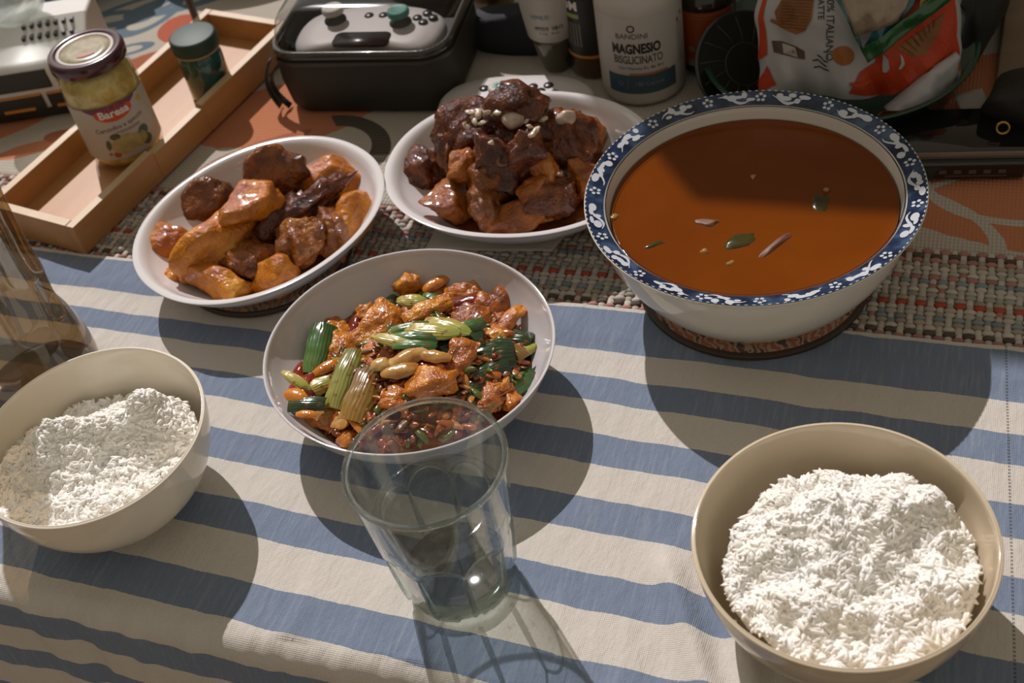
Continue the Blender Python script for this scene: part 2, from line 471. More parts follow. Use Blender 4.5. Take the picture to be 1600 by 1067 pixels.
def cloth_material():
    t = NT('striped_cotton'); co = t.coord('UV')
    sp = t.n('SeparateXYZ', {0: co}); U, V = sp.outputs[0], sp.outputs[1]
    down = t.math('MULTIPLY', t.math('SUBTRACT', 0.585, V), 9.0, clamp=True)
    shift = t.math('MULTIPLY', t.math('MULTIPLY', t.math('ADD', U, 0.17), 0.042), down)
    mp = t.n('Mapping', {0: co, 3: (26.0, 7.0, 1.0)})
    wob = t.math('MULTIPLY', t.math('SUBTRACT', t.noise(1.0, 2, 0.5, mp.outputs[0]), 0.5), 0.0052)
    thr = t.math('MULTIPLY', t.math('SUBTRACT', t.noise(900, 1, 0.5, co), 0.5), 0.0010)
    q = t.math('ADD', t.math('ADD', V, shift), t.math('ADD', wob, thr))
    white, blue = (0.70, 0.655, 0.59), (0.205, 0.260, 0.365)
    bl = [(0.546, 0.583), (0.4995, 0.5205), (0.452, 0.4745), (0.403, 0.4255), (0.3495, 0.373), (0.295, 0.3205), (0.245, 0.268), (0.197, 0.218), (0.148, 0.169), (0.10, 0.12)]
    stops = [(0.0, white)]
    for a, b in sorted(bl): stops += [(a / 0.6, blue), (b / 0.6, white)]
    c = t.ramp(t.math('DIVIDE', q, 0.6), stops, 'CONSTANT')
    wa = t.n('TexWave', {'Vector': co, 'Scale': 300.0, 'Distortion': 1.2, 'Detail': 2.0, 'Detail Scale': 0.6}, bands_direction='X').outputs[1]
    wb = t.n('TexWave', {'Vector': co, 'Scale': 270.0, 'Distortion': 1.2, 'Detail': 2.0, 'Detail Scale': 0.6}, bands_direction='Y').outputs[1]
    wv = t.math('MULTIPLY', wa, wb)
    slub = t.n('Mapping', {0: co, 3: (420.0, 30.0, 1.0)}); sl = t.noise(1.0, 3, 0.6, slub.outputs[0])
    c = t.mix(t.math('MULTIPLY', t.math('SUBTRACT', sl, 0.5, clamp=True), 0.55), c, (0.80, 0.78, 0.74))
    c = t.mix(t.math('MULTIPLY', t.math('SUBTRACT', 0.5, wv, clamp=True), 0.28), c, (0.10, 0.10, 0.10))
    # open-work seam that runs down the right-hand edge
    line = t.math('SUBTRACT', U, t.math('ADD', 0.0832, t.math('MULTIPLY', V, -0.052)))
    inl = t.math('LESS_THAN', t.math('ABSOLUTE', line), 0.0007)
    dash = t.n('TexWave', {'Vector': co, 'Scale': 130.0, 'Distortion': 0.0}, bands_direction='Y').outputs[1]
    c = t.mix(t.math('MULTIPLY', inl, t.math('MULTIPLY', t.math('GREATER_THAN', dash, 0.35), 0.65)), c, (0.06, 0.05, 0.05))
    h = t.math('ADD', t.math('MULTIPLY', wv, 1.0), t.math('MULTIPLY', sl, 0.5))
    cr = t.noise(55, 4, 0.6, t.n('Mapping', {0: co, 3: (1.6, 0.6, 1.0)}).outputs[0])
    n1 = t.bump(cr, 0.35, 0.006)
    t.set(color=c, rough=0.9, spec=0.15, sheen=0.1, normal=t.bump(h, 0.45, 0.0007, n1)); return t.m
o = obj('striped_tablecloth', cloth(), cloth_material())
tag(o, 'white cotton cloth with blue stripes hanging over the front table edge', 'tablecloth')

# ------------------------------------------------------------------ crockery
def ceramic(name, c, rough=0.12, c2=None):
    t = NT(name)
    col = t.ramp(t.noise(14, 4), [(0.35, c), (0.7, c2 or c)])
    t.set(color=col, rough=rough, spec=0.5, coat=0.0, coatr=0.05); return t.m
m_white = ceramic('white_glaze', (0.74, 0.71, 0.71), 0.07, (0.70, 0.67, 0.67))
m_cream = ceramic('cream_glaze', (0.86, 0.79, 0.66), 0.09, (0.83, 0.755, 0.62))
m_cream2 = ceramic('ivory_glaze', (0.67, 0.565, 0.41), 0.09, (0.63, 0.52, 0.37))

def dish_profile(rim_z, foot=0.52, lip=0.03, th=0.045, z0=0.0, wall=0.62):
    """oval serving dish, radii as fractions of the rim"""
    return ([(0, z0 + 0.003), (foot * 0.9, z0 + 0.003), (foot * 0.93, z0), (foot, z0), (foot * 1.03, z0 + 0.004)] +
            [(x, y) for x, y in curve_prof([(foot * 1.08, z0 + 0.006), (0.76, z0 + rim_z * 0.33), (0.9, z0 + rim_z * 0.66), (0.965, z0 + rim_z * 0.90), (0.992, z0 + rim_z * 0.965), (1.0, z0 + rim_z * 0.99), (0.985, z0 + rim_z), (0.95, z0 + rim_z * 0.985), (0.915, z0 + rim_z * 0.90), (0.86, z0 + rim_z * 0.70), (0.74, z0 + rim_z * 0.42), (wall, z0 + 0.0095), (0.4, z0 + 0.0075)], 5)] +
            [(0, z0 + 0.007)])

def dish(name, c, a, b, rot, rim_z, z0, label, m=None, pw=2.1):
    o = obj(name, mesh(*lathe(dish_profile(rim_z), 96, oval(a, b, pw))), m or m_white, loc=(c[0], c[1], z0), rot=(0, 0, R(rot)))
    return tag(o, label, 'dish')
DL = dict(c=(-0.164, 0.7535), a=0.0985, b=0.087, rot=36.8, z=0.036, z0=0.0045)
DM = dict(c=(0.0338, 0.7555), a=0.1035, b=0.088, rot=-21.9, z=0.036, z0=0.002)
DS = dict(c=(-0.0655, 0.5735), a=0.0962, b=0.0908, rot=-34, z=0.0485, z0=0.0015)
dish('oval_dish', DL['c'], DL['a'], DL['b'], DL['rot'], DL['z'], DL['z0'], 'white oval dish holding amber braised potatoes and ribs, nearest the wooden tray')
dish('oval_dish', DM['c'], DM['a'], DM['b'], DM['rot'], DM['z'], DM['z0'], 'white oval dish of dark braised ribs sprinkled with chopped garlic')

def lathe_obj(name, prof, m, loc, label, cat, seg=96, group=None):
    o = obj(name, mesh(*lathe(prof, seg)), m, loc=loc); return tag(o, label, cat, group)

# shallow round bowl of the stir fry
_p = [(0, 0.003), (0.47, 0.003), (0.49, 0.0), (0.53, 0.0), (0.55, 0.004)] + curve_prof([(0.60, 0.007), (0.78, 0.017), (0.91, 0.031), (0.975, 0.0435), (0.993, 0.0475), (0.996, 0.0485), (0.985, 0.0487), (0.973, 0.0475), (0.95, 0.042), (0.88, 0.031), (0.75, 0.0185), (0.55, 0.0085), (0.35, 0.006)], 5) + [(0, 0.0055)]
o = obj('shallow_bowl', mesh(*lathe(_p, 96, oval(DS['a'], DS['b']))), ceramic('pearl_glaze', (0.66, 0.63, 0.63), 0.05, (0.58, 0.55, 0.56)), loc=(*DS['c'], DS['z0']), rot=(0, 0, R(DS['rot'])))
tag(o, 'white shallow bowl full of pork and leek stir fry, behind the water glass', 'bowl')

# rice bowls
def rice_bowl(c, r, h, m, label):
    k = r / 0.0715; q = h / 0.068
    p = [(0, 0.004), (0.026, 0.004), (0.028, 0.0), (0.033, 0.0), (0.0345, 0.004)]
    p += curve_prof([(0.038, 0.007), (0.053, 0.017), (0.0635, 0.033), (0.0692, 0.052), (0.0710, 0.0655), (0.0714, 0.0676), (0.0704, 0.0682), (0.0690, 0.0672), (0.0675, 0.052), (0.0615, 0.034), (0.0505, 0.0195), (0.034, 0.0105)], 5) + [(0.02, 0.0085), (0, 0.008)]
    o = obj('rice_bowl', mesh(*lathe([(a * k, b * q) for a, b in p], 96)), m, loc=(c[0], c[1], 0.0018)); tag(o, label, 'bowl', 'rice bowls')
    return o
BL = dict(c=(-0.2622, 0.5385), r=0.0718, h=0.066); BR = dict(c=(0.1417, 0.3530), r=0.0758, h=0.0645)
rice_bowl(BL['c'], BL['r'], BL['h'], m_cream, 'cream rice bowl beside the dark bottle at the left table edge')
rice_bowl(BR['c'], BR['r'], BR['h'], m_cream2, 'ivory rice bowl in front of the soup bowl')

# soup bowl with printed rim
SB = (0.1705, 0.6115); SZ = 0.007; LIP = (0.0955, 0.0725, 0.1075, 0.0762)
soup_bowl = thing('soup_bowl', (*SB, SZ), 'large white soup bowl with blue and white printed rim, full of orange soup', 'bowl')
_p = [(0, 0.004), (0.056, 0.004), (0.058, 0.0), (0.064, 0.0), (0.066, 0.004)] + curve_prof([(0.072, 0.009), (0.085, 0.025), (0.0955, 0.044), (0.1005, 0.060), (0.1025, 0.0705), (0.1062, 0.0742), (0.1078, 0.0758), (0.1075, 0.0764)], 5) + \
     [(0.1070, 0.0766), (0.0955, 0.0728), (0.0945, 0.0720)] + curve_prof([(0.0940, 0.0710), (0.0905, 0.058), (0.083, 0.042), (0.068, 0.023), (0.048, 0.011)], 4) + [(0.03, 0.0085), (0, 0.008)]
obj('bowl_body', mesh(*lathe(_p, 128)), ceramic('soup_glaze', (0.70, 0.655, 0.57), 0.07), soup_bowl)
def lip(a, b, off=0.0003):                     # a: angle, b: 0 inner .. 1 outer
    r = 0.0957 + (0.1072 - 0.0957) * b; return (r * math.cos(a), r * math.sin(a), 0.0729 + (0.0766 - 0.0729) * b + off)
def ring_band(b0, b1, off, n=160):
    V = [lip(2 * math.pi * k / n, b, off) for b in (b0, (b0 + b1) / 2, b1) for k in range(n)]
    return V, [(j * n + k, j * n + (k + 1) % n, (j + 1) * n + (k + 1) % n, (j + 1) * n + k) for j in range(2) for k in range(n)]
t = NT('cobalt'); t.set(color=t.ramp(t.noise(85, 3), [(0.36, (0.008, 0.015, 0.04)), (0.52, (0.018, 0.036, 0.085)), (0.68, (0.055, 0.095, 0.17))]), rough=0.07)
m_cobalt = t.m; m_printw = mat('print_white', (0.58, 0.61, 0.66), 0.08); m_printd = mat('print_dark', (0.012, 0.015, 0.03), 0.08)
obj('rim_band', mesh(*ring_band(-0.02, 1.0, 0.00025)), m_cobalt, soup_bowl)
obj('inner_line', mesh(*ring_band(-0.17, -0.11, 0.0006)), m_printd, soup_bowl)
rnd = random.Random(11); mot = []
NM = 15
for k in range(NM):                            # a cloud scroll and a blossom, again and again round the rim
    a0 = 2 * math.pi * (k + 0.15 * rnd.uniform(-1, 1)) / NM; da = 2 * math.pi / NM
    for q in range(5):
        fa = a0 + (0.10 + 0.10 * q) * da; fb = 0.30 + 0.42 * abs(math.sin(1.3 * q + k))
        mot.append(ellipse(fa, fb, 0.030 + 0.012 * math.sin(q * 2 + k), 0.17 + 0.06 * math.cos(q * 3 + k), 12, 0.0))
    pts = []
    for q in range(9):
        x = q / 8; pts.append((a0 + (0.06 + 0.56 * x) * da, 0.42 + 0.30 * math.sin(x * 5.2 + k)))
    mot.append([(x, y + 0.09 * (1 - abs(i / 4 - 1)) + 0.02) for i, (x, y) in enumerate(pts)] + [(x, y - 0.09 * (1 - abs(i / 4 - 1)) - 0.02) for i, (x, y) in reversed(list(enumerate(pts)))])
    fx = a0 + 0.80 * da
    for q in range(5):
        an = 2 * math.pi * q / 5 + 0.3; mot.append(ellipse(fx + 0.026 * math.cos(an), 0.5 + 0.23 * math.sin(an), 0.0125, 0.105, 9))
decal('scroll_print', mot, lambda a, b: lip(a, b, 0.0006), m_printw, soup_bowl, step=0.08)
NB = 150
decal('bead_print', [ellipse(2 * math.pi * k / NB, 0.965, 0.011, 0.035, 7) for k in range(NB)], lambda a, b: lip(a, b, 0.0006), m_printw, soup_bowl, step=1)
def under(a, b, off=0.0003):                   # the outside just below the rim
    r = 0.1062 - 0.0045 * b + off; return (r * math.cos(a), r * math.sin(a), 0.0745 - 0.0049 * b)
V = [under(2 * math.pi * k / 160, b) for b in (-0.25, 0.1, 0.45) for k in range(160)]
obj('edge_band', mesh(V, [(j * 160 + (k + 1) % 160, j * 160 + k, (j + 1) * 160 + k, (j + 1) * 160 + (k + 1) % 160) for j in range(2) for k in range(160)]), m_printd, soup_bowl)
decal('scallop_print', [[(2 * math.pi * (k + x) / 96, y) for x, y in ((0.08, 0.42), (0.92, 0.42), (0.75, 0.85), (0.5, 1.0), (0.25, 0.85))] for k in range(96)], under, m_printd, soup_bowl, step=1)
decal('scallop_dot', [ellipse(2 * math.pi * (k + 0.5) / 96, 0.2, 0.018, 0.22, 7) for k in range(96)], lambda a, b: under(a, b, 0.0006), m_printw, soup_bowl, step=1)

# soup
t = NT('soup')
n1 = t.noise(22, 5, 0.6); n2 = t.noise(7, 3)
t.set(color=t.mix(t.math('MULTIPLY', n1, 0.5), t.ramp(n2, [(0.35, (0.16, 0.033, 0.0015)), (0.65, (0.22, 0.052, 0.002))]), (0.11, 0.022, 0.001)), rough=0.08, sss=0.25, sssr=(0.6, 0.25, 0.05), ssss=0.004, spec=0.4, normal=t.bump(t.noise(45, 2), 0.04, 0.002))
SOUPZ = SZ + 0.0635
o = obj('soup', mesh(*lathe([(0, 0.0), (0.03, 0), (0.06, 0.0), (0.082, 0.0), (0.0900, 0.0001), (0.0914, 0.0006), (0.0908, -0.003), (0.078, -0.024), (0.05, -0.048), (0, -0.052)], 96)), t.m, loc=(*SB, SOUPZ))
tag(o, 'thick orange soup filling the blue rimmed bowl', 'soup')
m_greenbit = mat('soup_green', (0.035, 0.035, 0.006), 0.2, c2=(0.065, 0.05, 0.008))
m_meatbit = mat('soup_meat', (0.16, 0.055, 0.018), 0.5, c2=(0.11, 0.035, 0.012), nscale=120)
m_palebit = mat('soup_pale', (0.34, 0.17, 0.05), 0.2, sss=0.2)
def soup_bit(name, x, y, sx, sy, rot, m, label, seed, dz=0.0):
    p = at(x, y, SOUPZ)
    o = obj(name, mesh(*chunk(seed, (sx, sy, 0.0022), 4, 0.25, 0.12, 3)), m, loc=p + Vector((0, 0, dz - 0.0008)), rot=(0, 0, R(rot)))
    tag(o, label, 'soup bit', 'bits floating in the soup')
soup_bit('green_leaf', 1157, 376, 0.012, 0.007, 20, m_greenbit, 'dark green leaf floating at the middle of the soup', 1)
soup_bit('green_leaf', 1283, 315, 0.011, 0.008, 70, m_greenbit, 'dark green leaf sunk in the right half of the soup', 2, -0.0006)
soup_bit('green_leaf', 1022, 382, 0.009, 0.004, 10, m_greenbit, 'small green leaf in the front left of the soup', 3, -0.0006)
soup_bit('meat_shred', 1210, 384, 0.017, 0.0035, 32, m_meatbit, 'shred of meat floating right of the middle leaf', 4)
soup_bit('meat_shred', 1105, 348, 0.011, 0.0045, -22, m_meatbit, 'shred of meat floating behind the middle leaf', 5)
soup_bit('garlic_piece', 960, 339, 0.0042, 0.0034, 0, m_palebit, 'pale garlic piece near the left inner edge of the soup', 6)
soup_bit('garlic_piece', 1101, 393, 0.0034, 0.0026, 0, m_palebit, 'pale garlic piece left of the middle leaf', 7)
soup_bit('garlic_piece', 1140, 410, 0.0032, 0.0022, 30, m_palebit, 'pale garlic piece in front of the middle leaf', 8)
soup_bit('garlic_piece', 1177, 277, 0.0034, 0.0024, 30, m_palebit, 'pale garlic piece in the far half of the soup', 9)
soup_bit('garlic_piece', 1291, 298, 0.0022, 0.0018, 30, m_palebit, 'tiny pale garlic speck on the right leaf', 10, 0.001)

# trivets and napkin under the dishes
def trivet(c, r, z, label, cols, seed):
    t = thing('trivet', (*c, z), label, 'trivet')
    obj('board', mesh(*lathe([(0, 0), (r * 0.97, 0), (r, 0.0012), (r, 0.0034), (r * 0.98, 0.0046), (0, 0.0046)], 80)), mat('trivet_edge', (0.05, 0.03, 0.018), 0.5), t, autosmooth=40)
    m = NT('trivet_print'); v = m.n('TexVoronoi', {'Vector': m.coord(), 'Scale': 95.0}, feature='F1')
    w = m.n('TexWave', {'Vector': m.coord(), 'Scale': 60.0, 'Distortion': 9.0, 'Detail': 2.0, 'Detail Scale': 2.0}).outputs[1]
    m.set(color=m.mix(m.math('GREATER_THAN', w, 0.62), m.mix(m.math('GREATER_THAN', v.outputs[0], 0.38), cols[0], cols[1]), cols[2]), rough=0.35)
    obj('printed_face', mesh(*lathe([(0, 0), (r * 0.5, 0), (r * 0.955, 0), (r * 0.955, -0.0006)], 64)), m.m, t, loc=(0, 0, 0.0050))
trivet((0.171, 0.6150), 0.0785, 0.0018, 'round trivet with red and brown pattern under the soup bowl', ((0.06, 0.025, 0.02), (0.30, 0.07, 0.03), (0.34, 0.23, 0.14)), 1)
trivet((-0.168, 0.7495), 0.0665, 0.0016, 'round trivet with grey and orange leaf pattern under the potato dish', ((0.045, 0.045, 0.045), (0.11, 0.11, 0.10), (0.36, 0.15, 0.05)), 2)

def napkin():
    pts = [at(683, 352), at(662, 393), at(860, 398), at(905, 368), at(900, 345)]
    c = sum(pts, Vector()) / len(pts)
    A, B, C, D = at(700, 330), at(664, 393), at(862, 397), at(908, 345)
    def f(s, q):
        p = A.lerp(D, s).lerp(B.lerp(C, s), q) - c
        return Vector((p.x, p.y, 0.0022 + 0.0008 * noise.noise((s * 6, q * 5, 2)) + 0.0012 * max(0, 1 - abs(s - 0.9) * 14)))
    o = obj('paper_napkin', mesh(*sheet(24, 12, f, lambda s, q: 0.0004)), mat('paper', (0.62, 0.58, 0.49), 0.9, bump=0.2, bscale=120), loc=(c.x, c.y, 0))
    tag(o, 'folded white paper napkin under the rib dish', 'napkin')
napkin()

# ------------------------------------------------------------------ glass of water
GL = (-0.0575, 0.4245); GH = 0.1075; GZ = 0.0016; NF = 9
def gl_out(z): return 0.0325 + (0.0437 - 0.0325) * (z / GH) ** 0.9
def glass_rf(t, r, z):
    if r > 0 and z < 0.066 and r > gl_out(z) - 0.0008:
        p = math.pi / NF; d = (t % (2 * p)) - p
        arch = 0.058 - 0.010 * (abs(d) / p) ** 2.5                       # flat facets end in arches
        k = max(0.0, min(1.0, (arch - z) / 0.004 + 0.5)); k = k * k * (3 - 2 * k)
        r = r * ((1 - k) + k * (math.cos(p) / math.cos(d)) * 0.985)
    return (r * math.cos(t), r * math.sin(t), z)
prof = [(0, 0.0025), (0.024, 0.002), (0.0265, 0.0), (gl_out(0) - 0.002, 0.0), (gl_out(0.002), 0.002)]
prof += [(gl_out(z), z) for z in [0.004 + (GH - 0.0065) * k / 44 for k in range(45)]]
prof += [(gl_out(GH) - 0.0003, GH - 0.0008), (gl_out(GH) - 0.0012, GH), (gl_out(GH) - 0.0021, GH - 0.0009)]
gin = lambda z: gl_out(z) - 0.0024 - 0.0014 * max(0, 1 - z / 0.07)
prof += [(gin(z), z) for z in [GH - 0.003 - (GH - 0.003 - 0.018) * k / 20 for k in range(21)]] + [(gin(0.014) - 0.003, 0.0138), (gin(0.014) - 0.010, 0.0122), (0, 0.012)]
m_glass = film('clear_glass', (0.955, 0.97, 0.962), 0.03, 1.75)
g_t = thing('drinking_glass', (*GL, GZ), 'clear faceted drinking glass standing before the stir fry bowl', 'glass')
obj('glass_body', mesh(*lathe(prof, 144, glass_rf)), m_glass, g_t, autosmooth=35)
m_solid = glass('thick_glass', (0.93, 0.985, 0.965), clear=0.5)
rr_ = gl_out(GH) - 0.0012
obj('rim', mesh(*lathe([(rr_ + 0.0017 * math.cos(a), GH - 0.0012 + 0.0016 * math.sin(a)) for a in [6.2832 * k / 12 for k in range(12)]], 96, None, True)), m_solid, g_t)
for k in range(NF):                                                      # thick ridges between the facets
    th = 2 * math.pi * k / NF
    pts = [((gl_out(z) - 0.0012) * math.cos(th), (gl_out(z) - 0.0012) * math.sin(th), z) for z in np.linspace(0.006, 0.050, 9)]
    obj('facet_ridge', mesh(*tube(pts, [0.0016, 0.0019, 0.0019, 0.0018, 0.0017, 0.0016, 0.0014, 0.0011, 0.0006], 8)), m_solid, g_t)
obj('base', mesh(*lathe([(0, 0.0025), (0.024, 0.0022), (0.027, 0.0006), (gl_out(0) - 0.003, 0.0006), (gl_out(0.004) - 0.002, 0.004), (gl_out(0.010) - 0.003, 0.0108), (0.020, 0.0112), (0, 0.0112)], 72)), m_solid, g_t)
arch = []
for k in range(181):
    t_ = 2 * math.pi * k / 180; p_ = math.pi / NF; d_ = (t_ % (2 * p_)) - p_; z_ = 0.0585 - 0.010 * (abs(d_) / p_) ** 2.5; arch.append(((gl_out(z_) - 0.0010) * math.cos(t_), (gl_out(z_) - 0.0010) * math.sin(t_), z_))
obj('arch_ridge', mesh(*tube(arch, 0.0009, 6)), m_solid, g_t)
WZ = 0.0655
wp = [(0, WZ), (gin(WZ) * 0.6, WZ), (gin(WZ) - 0.001, WZ), (gin(WZ) + 0.0003, WZ + 0.0009)] + [(gin(z) + 0.0003, z) for z in [WZ - 0.001 - (WZ - 0.019) * k / 12 for k in range(13)]] + [(gin(0.014) - 0.0030, 0.0136), (gin(0.014) - 0.0100, 0.0119), (0, 0.0117)]
o = obj('water', mesh(*lathe(wp, 96)), film('water', (0.97, 0.98, 0.98), 0.02, 1.33), loc=(*GL, GZ)); tag(o, 'clear water half filling the drinking glass', 'water')
rnd = random.Random(3)
for k in range(26):                                                      # drops clinging inside above the water
    th = R(rnd.uniform(20, 165)); z = rnd.uniform(0.071, 0.099); r = gin(z)
    D, Fc = ico(2); s = rnd.uniform(0.0005, 0.0011)
    o = obj('water_drop', ([tuple(p * np.array((s * 0.5, s, s * rnd.uniform(1, 1.6)))) for p in D], Fc), m_glass, g_t, loc=(r * math.cos(th), r * math.sin(th), z), rot=(0, 0, th))

# ------------------------------------------------------------------ rice
def rice(name, c, zf, R0, label, seed, n=5200, clear=None):
    """a mound shaped by zf(x, y) (local) covered with loose long grains"""
    rnd = np.random.RandomState(seed); rr = random.Random(seed)
    NR, NT_ = 26, 72; V = [(0, 0, zf(0, 0))]
    for i in range(1, NR + 1):
        for k in range(NT_):
            t = 2 * math.pi * k / NT_; q = R0(t) * i / NR; x, y = q * math.cos(t), q * math.sin(t)
            V.append((x, y, zf(x, y) - 0.0005 - (0.002 if i == NR else 0)))
    Fc = [(0, 1 + k, 1 + (k + 1) % NT_) for k in range(NT_)]
    for i in range(NR - 1):
        for k in range(NT_):
            a, b = 1 + i * NT_ + k, 1 + i * NT_ + (k + 1) % NT_; Fc.append((a, a + NT_, b + NT_, b))
    last = 1 + (NR - 1) * NT_; b0 = len(V); V.append((0, 0, 0.012))
    Fc += [(last + (k + 1) % NT_, last + k, b0) for k in range(NT_)]
    Vs = [np.array(V)]; off = len(V)
    SEG, RG = 6, 5; unit = []
    for i in range(RG):
        a = -1 + 2 * i / (RG - 1); q = (1 - abs(a) ** 2.6) ** 0.5 if abs(a) < 1 else 0.28
        for k in range(SEG): th = 2 * math.pi * k / SEG; unit.append((a, q * math.cos(th), q * math.sin(th)))
    unit = np.array(unit); uf = np.array([(i * SEG + k, i * SEG + (k + 1) % SEG, (i + 1) * SEG + (k + 1) % SEG, (i + 1) * SEG + k) for i in range(RG - 1) for k in range(SEG)])
    caps = [tuple(range(SEG - 1, -1, -1)), tuple(range((RG - 1) * SEG, RG * SEG))]
    for g in range(n):
        t = rr.uniform(0, 2 * math.pi); q = R0(t) * math.sqrt(rr.random()) * 0.985; x, y = q * math.cos(t), q * math.sin(t); e = 0.002
        z = zf(x, y); gx, gy = (zf(x + e, y) - z) / e, (zf(x, y + e) - z) / e
        nrm = Vector((-gx, -gy, 1)).normalized(); az = rr.uniform(0, math.pi); d = Vector((math.cos(az), math.sin(az), 0)); d = (d - nrm * d.dot(nrm)).normalized()
        d = (d + nrm * rr.gauss(0, 0.14)).normalized(); b = d.cross(nrm).normalized(); n2 = b.cross(d)
        M = np.array([d, b, n2]); L = rr.uniform(0.0028, 0.0040); wd = rr.uniform(0.00105, 0.00145)
        u_ = unit * np.array([L, wd, wd * 0.85]); u_ = u_.copy(); u_[:, 2] += 0.05 * u_[:, 0] ** 2 / L * rr.uniform(-1, 1) * 4
        P = u_ @ M + np.array((x, y, z)) + np.array(nrm) * rr.uniform(-0.0014, 0.0003)
        Vs.append(P); Fc += [tuple(f) for f in (uf + off)] + [tuple(i + off for i in c_) for c_ in caps]; off += len(unit)
    o = obj(name, mesh(np.concatenate(Vs).tolist(), Fc), m_rice, loc=(c[0], c[1], 0.0018))
    return tag(o, label, 'rice', kind='stuff')
t = NT('cooked_rice'); t.set(color=t.ramp(t.noise(60, 3), [(0.35, (0.965, 0.935, 0.86)), (0.65, (0.985, 0.97, 0.935))]), rough=0.45, spec=0.25); m_rice = t.m
def gauss(x, y, cx, cy, sx, sy, h, rot=0):
    c, s = math.cos(rot), math.sin(rot); dx, dy = x - cx, y - cy
    a, b = (dx * c + dy * s) / sx, (-dx * s + dy * c) / sy; return h * math.exp(-0.5 * (a * a + b * b))
def nz(x, y, f, a, o=0): return a * noise.noise((x * f, y * f, o))
def loc_of(c, x, y, z): p = at(x, y, z); return p.x - c[0], p.y - c[1]
lump1 = loc_of(BL['c'], 238, 660, 0.055); lump2 = loc_of(BL['c'], 90, 720, 0.05); lump3 = loc_of(BL['c'], 150, 690, 0.05)
def zL(x, y):
    h = 0.0440 - 0.13 * y + gauss(x, y, *lump1, 0.0155, 0.014, 0.034) + gauss(x, y, *lump2, 0.022, 0.015, 0.028) + gauss(x, y, *lump3, 0.016, 0.011, 0.012) + gauss(x, y, -0.01, -0.05, 0.03, 0.015, 0.008)
    return h + nz(x, y, 62, 0.0070) + nz(x, y, 150, 0.0035, 3)
rice('steamed_rice', BL['c'], zL, lambda t: 0.0668 - 0.012 * max(0, math.sin(t + 0.35)), 'heaped white steamed rice in the left bowl', 5)
pk = [(*loc_of(BR['c'], 1330, 800, 0.06), 0.028, 0.019, 0.025), (*loc_of(BR['c'], 1225, 740, 0.05), 0.009, 0.008, 0.012), (*loc_of(BR['c'], 1440, 790, 0.055), 0.010, 0.012, 0.013), (*loc_of(BR['c'], 1490, 925, 0.05), 0.013, 0.009, 0.013), (*loc_of(BR['c'], 1290, 940, 0.05), 0.035, 0.02, 0.012), (*loc_of(BR['c'], 1200, 850, 0.05), 0.015, 0.015, 0.008)]
def zR(x, y):
    h = 0.0410 + sum(gauss(x, y, *p) for p in pk)
    return h + nz(x, y, 62, 0.0075, 9) + nz(x, y, 150, 0.0035, 5)
rice('steamed_rice', BR['c'], zR, lambda t: 0.0665 - 0.012 * max(0, math.sin(t)) - 0.004 * max(0, -math.cos(t)), 'heaped white steamed rice in the ivory bowl on the right', 8, 5600)

# ------------------------------------------------------------------ food helpers
def sauce_mat(name, a, b, c=None, rough=0.16, nscale=45, sss=0.15, bump=0.35, bs=260, coat=0.3, bd=0.0022):
    """food under a sticky glaze: colour varies over the piece, gloss on top"""
    t = NT(name); rndv = t.n('ObjectInfo').outputs['Random']
    mp = t.n('Mapping', {0: t.coord()}); t.t.links.new(t.n('CombineXYZ', {0: t.math('MULTIPLY', rndv, 7.0), 1: rndv}).outputs[0], mp.inputs[1])
    v = mp.outputs[0]
    f = t.math('ADD', t.noise(nscale, 5, 0.6, v), t.math('MULTIPLY', t.math('SUBTRACT', rndv, 0.5), 0.16))
    st = [(0.36, a), (0.58, b)] + ([(0.72, c)] if c else [])
    fine = t.noise(bs, 4, 0.6, v)
    t.set(color=t.ramp(f, st), rough=t.math('ADD', rough * 0.55, t.math('MULTIPLY', t.noise(120, 3, 0.5, v), 0.08)), sss=sss, sssr=(1.0, 0.42, 0.12), ssss=0.004, spec=0.5, coat=coat, coatr=0.08, normal=t.bump(t.math('ADD', fine, t.math('MULTIPLY', t.noise(110, 3, 0.6, v), 1.5)), bump, bd)); return t.m
m_potato = sauce_mat('glazed_potato', (0.44, 0.12, 0.006), (0.68, 0.245, 0.012), (0.80, 0.40, 0.05), 0.13, 38, 0.2, 0.75, 280, bd=0.0026)
m_potato2 = sauce_mat('dark_potato', (0.24, 0.06, 0.006), (0.44, 0.13, 0.010), (0.56, 0.21, 0.02), 0.12, 40, 0.2, 0.8, 260, bd=0.003)
m_meat = sauce_mat('braised_meat', (0.14, 0.038, 0.007), (0.33, 0.10, 0.015), (0.50, 0.20, 0.04), 0.15, 55, 0.08, 1.0, 230, bd=0.0035)
m_meatd = sauce_mat('dark_braised_meat', (0.06, 0.014, 0.003), (0.16, 0.036, 0.006), (0.32, 0.09, 0.014), 0.10, 60, 0.05, 1.0, 200, 0.35, bd=0.0032)
m_skin = sauce_mat('fried_skin', (0.13, 0.04, 0.012), (0.26, 0.085, 0.02), (0.42, 0.16, 0.04), 0.35, 60, 0.05, 0.9, 150, 0.2)
m_bone = sauce_mat('sauced_bone', (0.10, 0.032, 0.012), (0.26, 0.11, 0.045), (0.42, 0.21, 0.09), 0.25, 60, 0.1, 0.4, 200, 0.3)
m_marrow = mat('marrow', (0.05, 0.018, 0.009), 0.3, c2=(0.10, 0.035, 0.015), nscale=150)
m_sauce = sauce_mat('sauce', (0.09, 0.022, 0.004), (0.20, 0.055, 0.007), (0.30, 0.095, 0.012), 0.10, 40, 0.1, 0.25, 200)

def rest(x, y, heap, top=0.16):
    """follow the line of sight of pixel (x, y) down to the heap surface z = heap(x, y)"""
    z = top
    while z > 0:
        p = at(x, y, z)
        if heap(p.x, p.y) >= z: return p
        z -= 0.0005
    return at(x, y, 0.01)

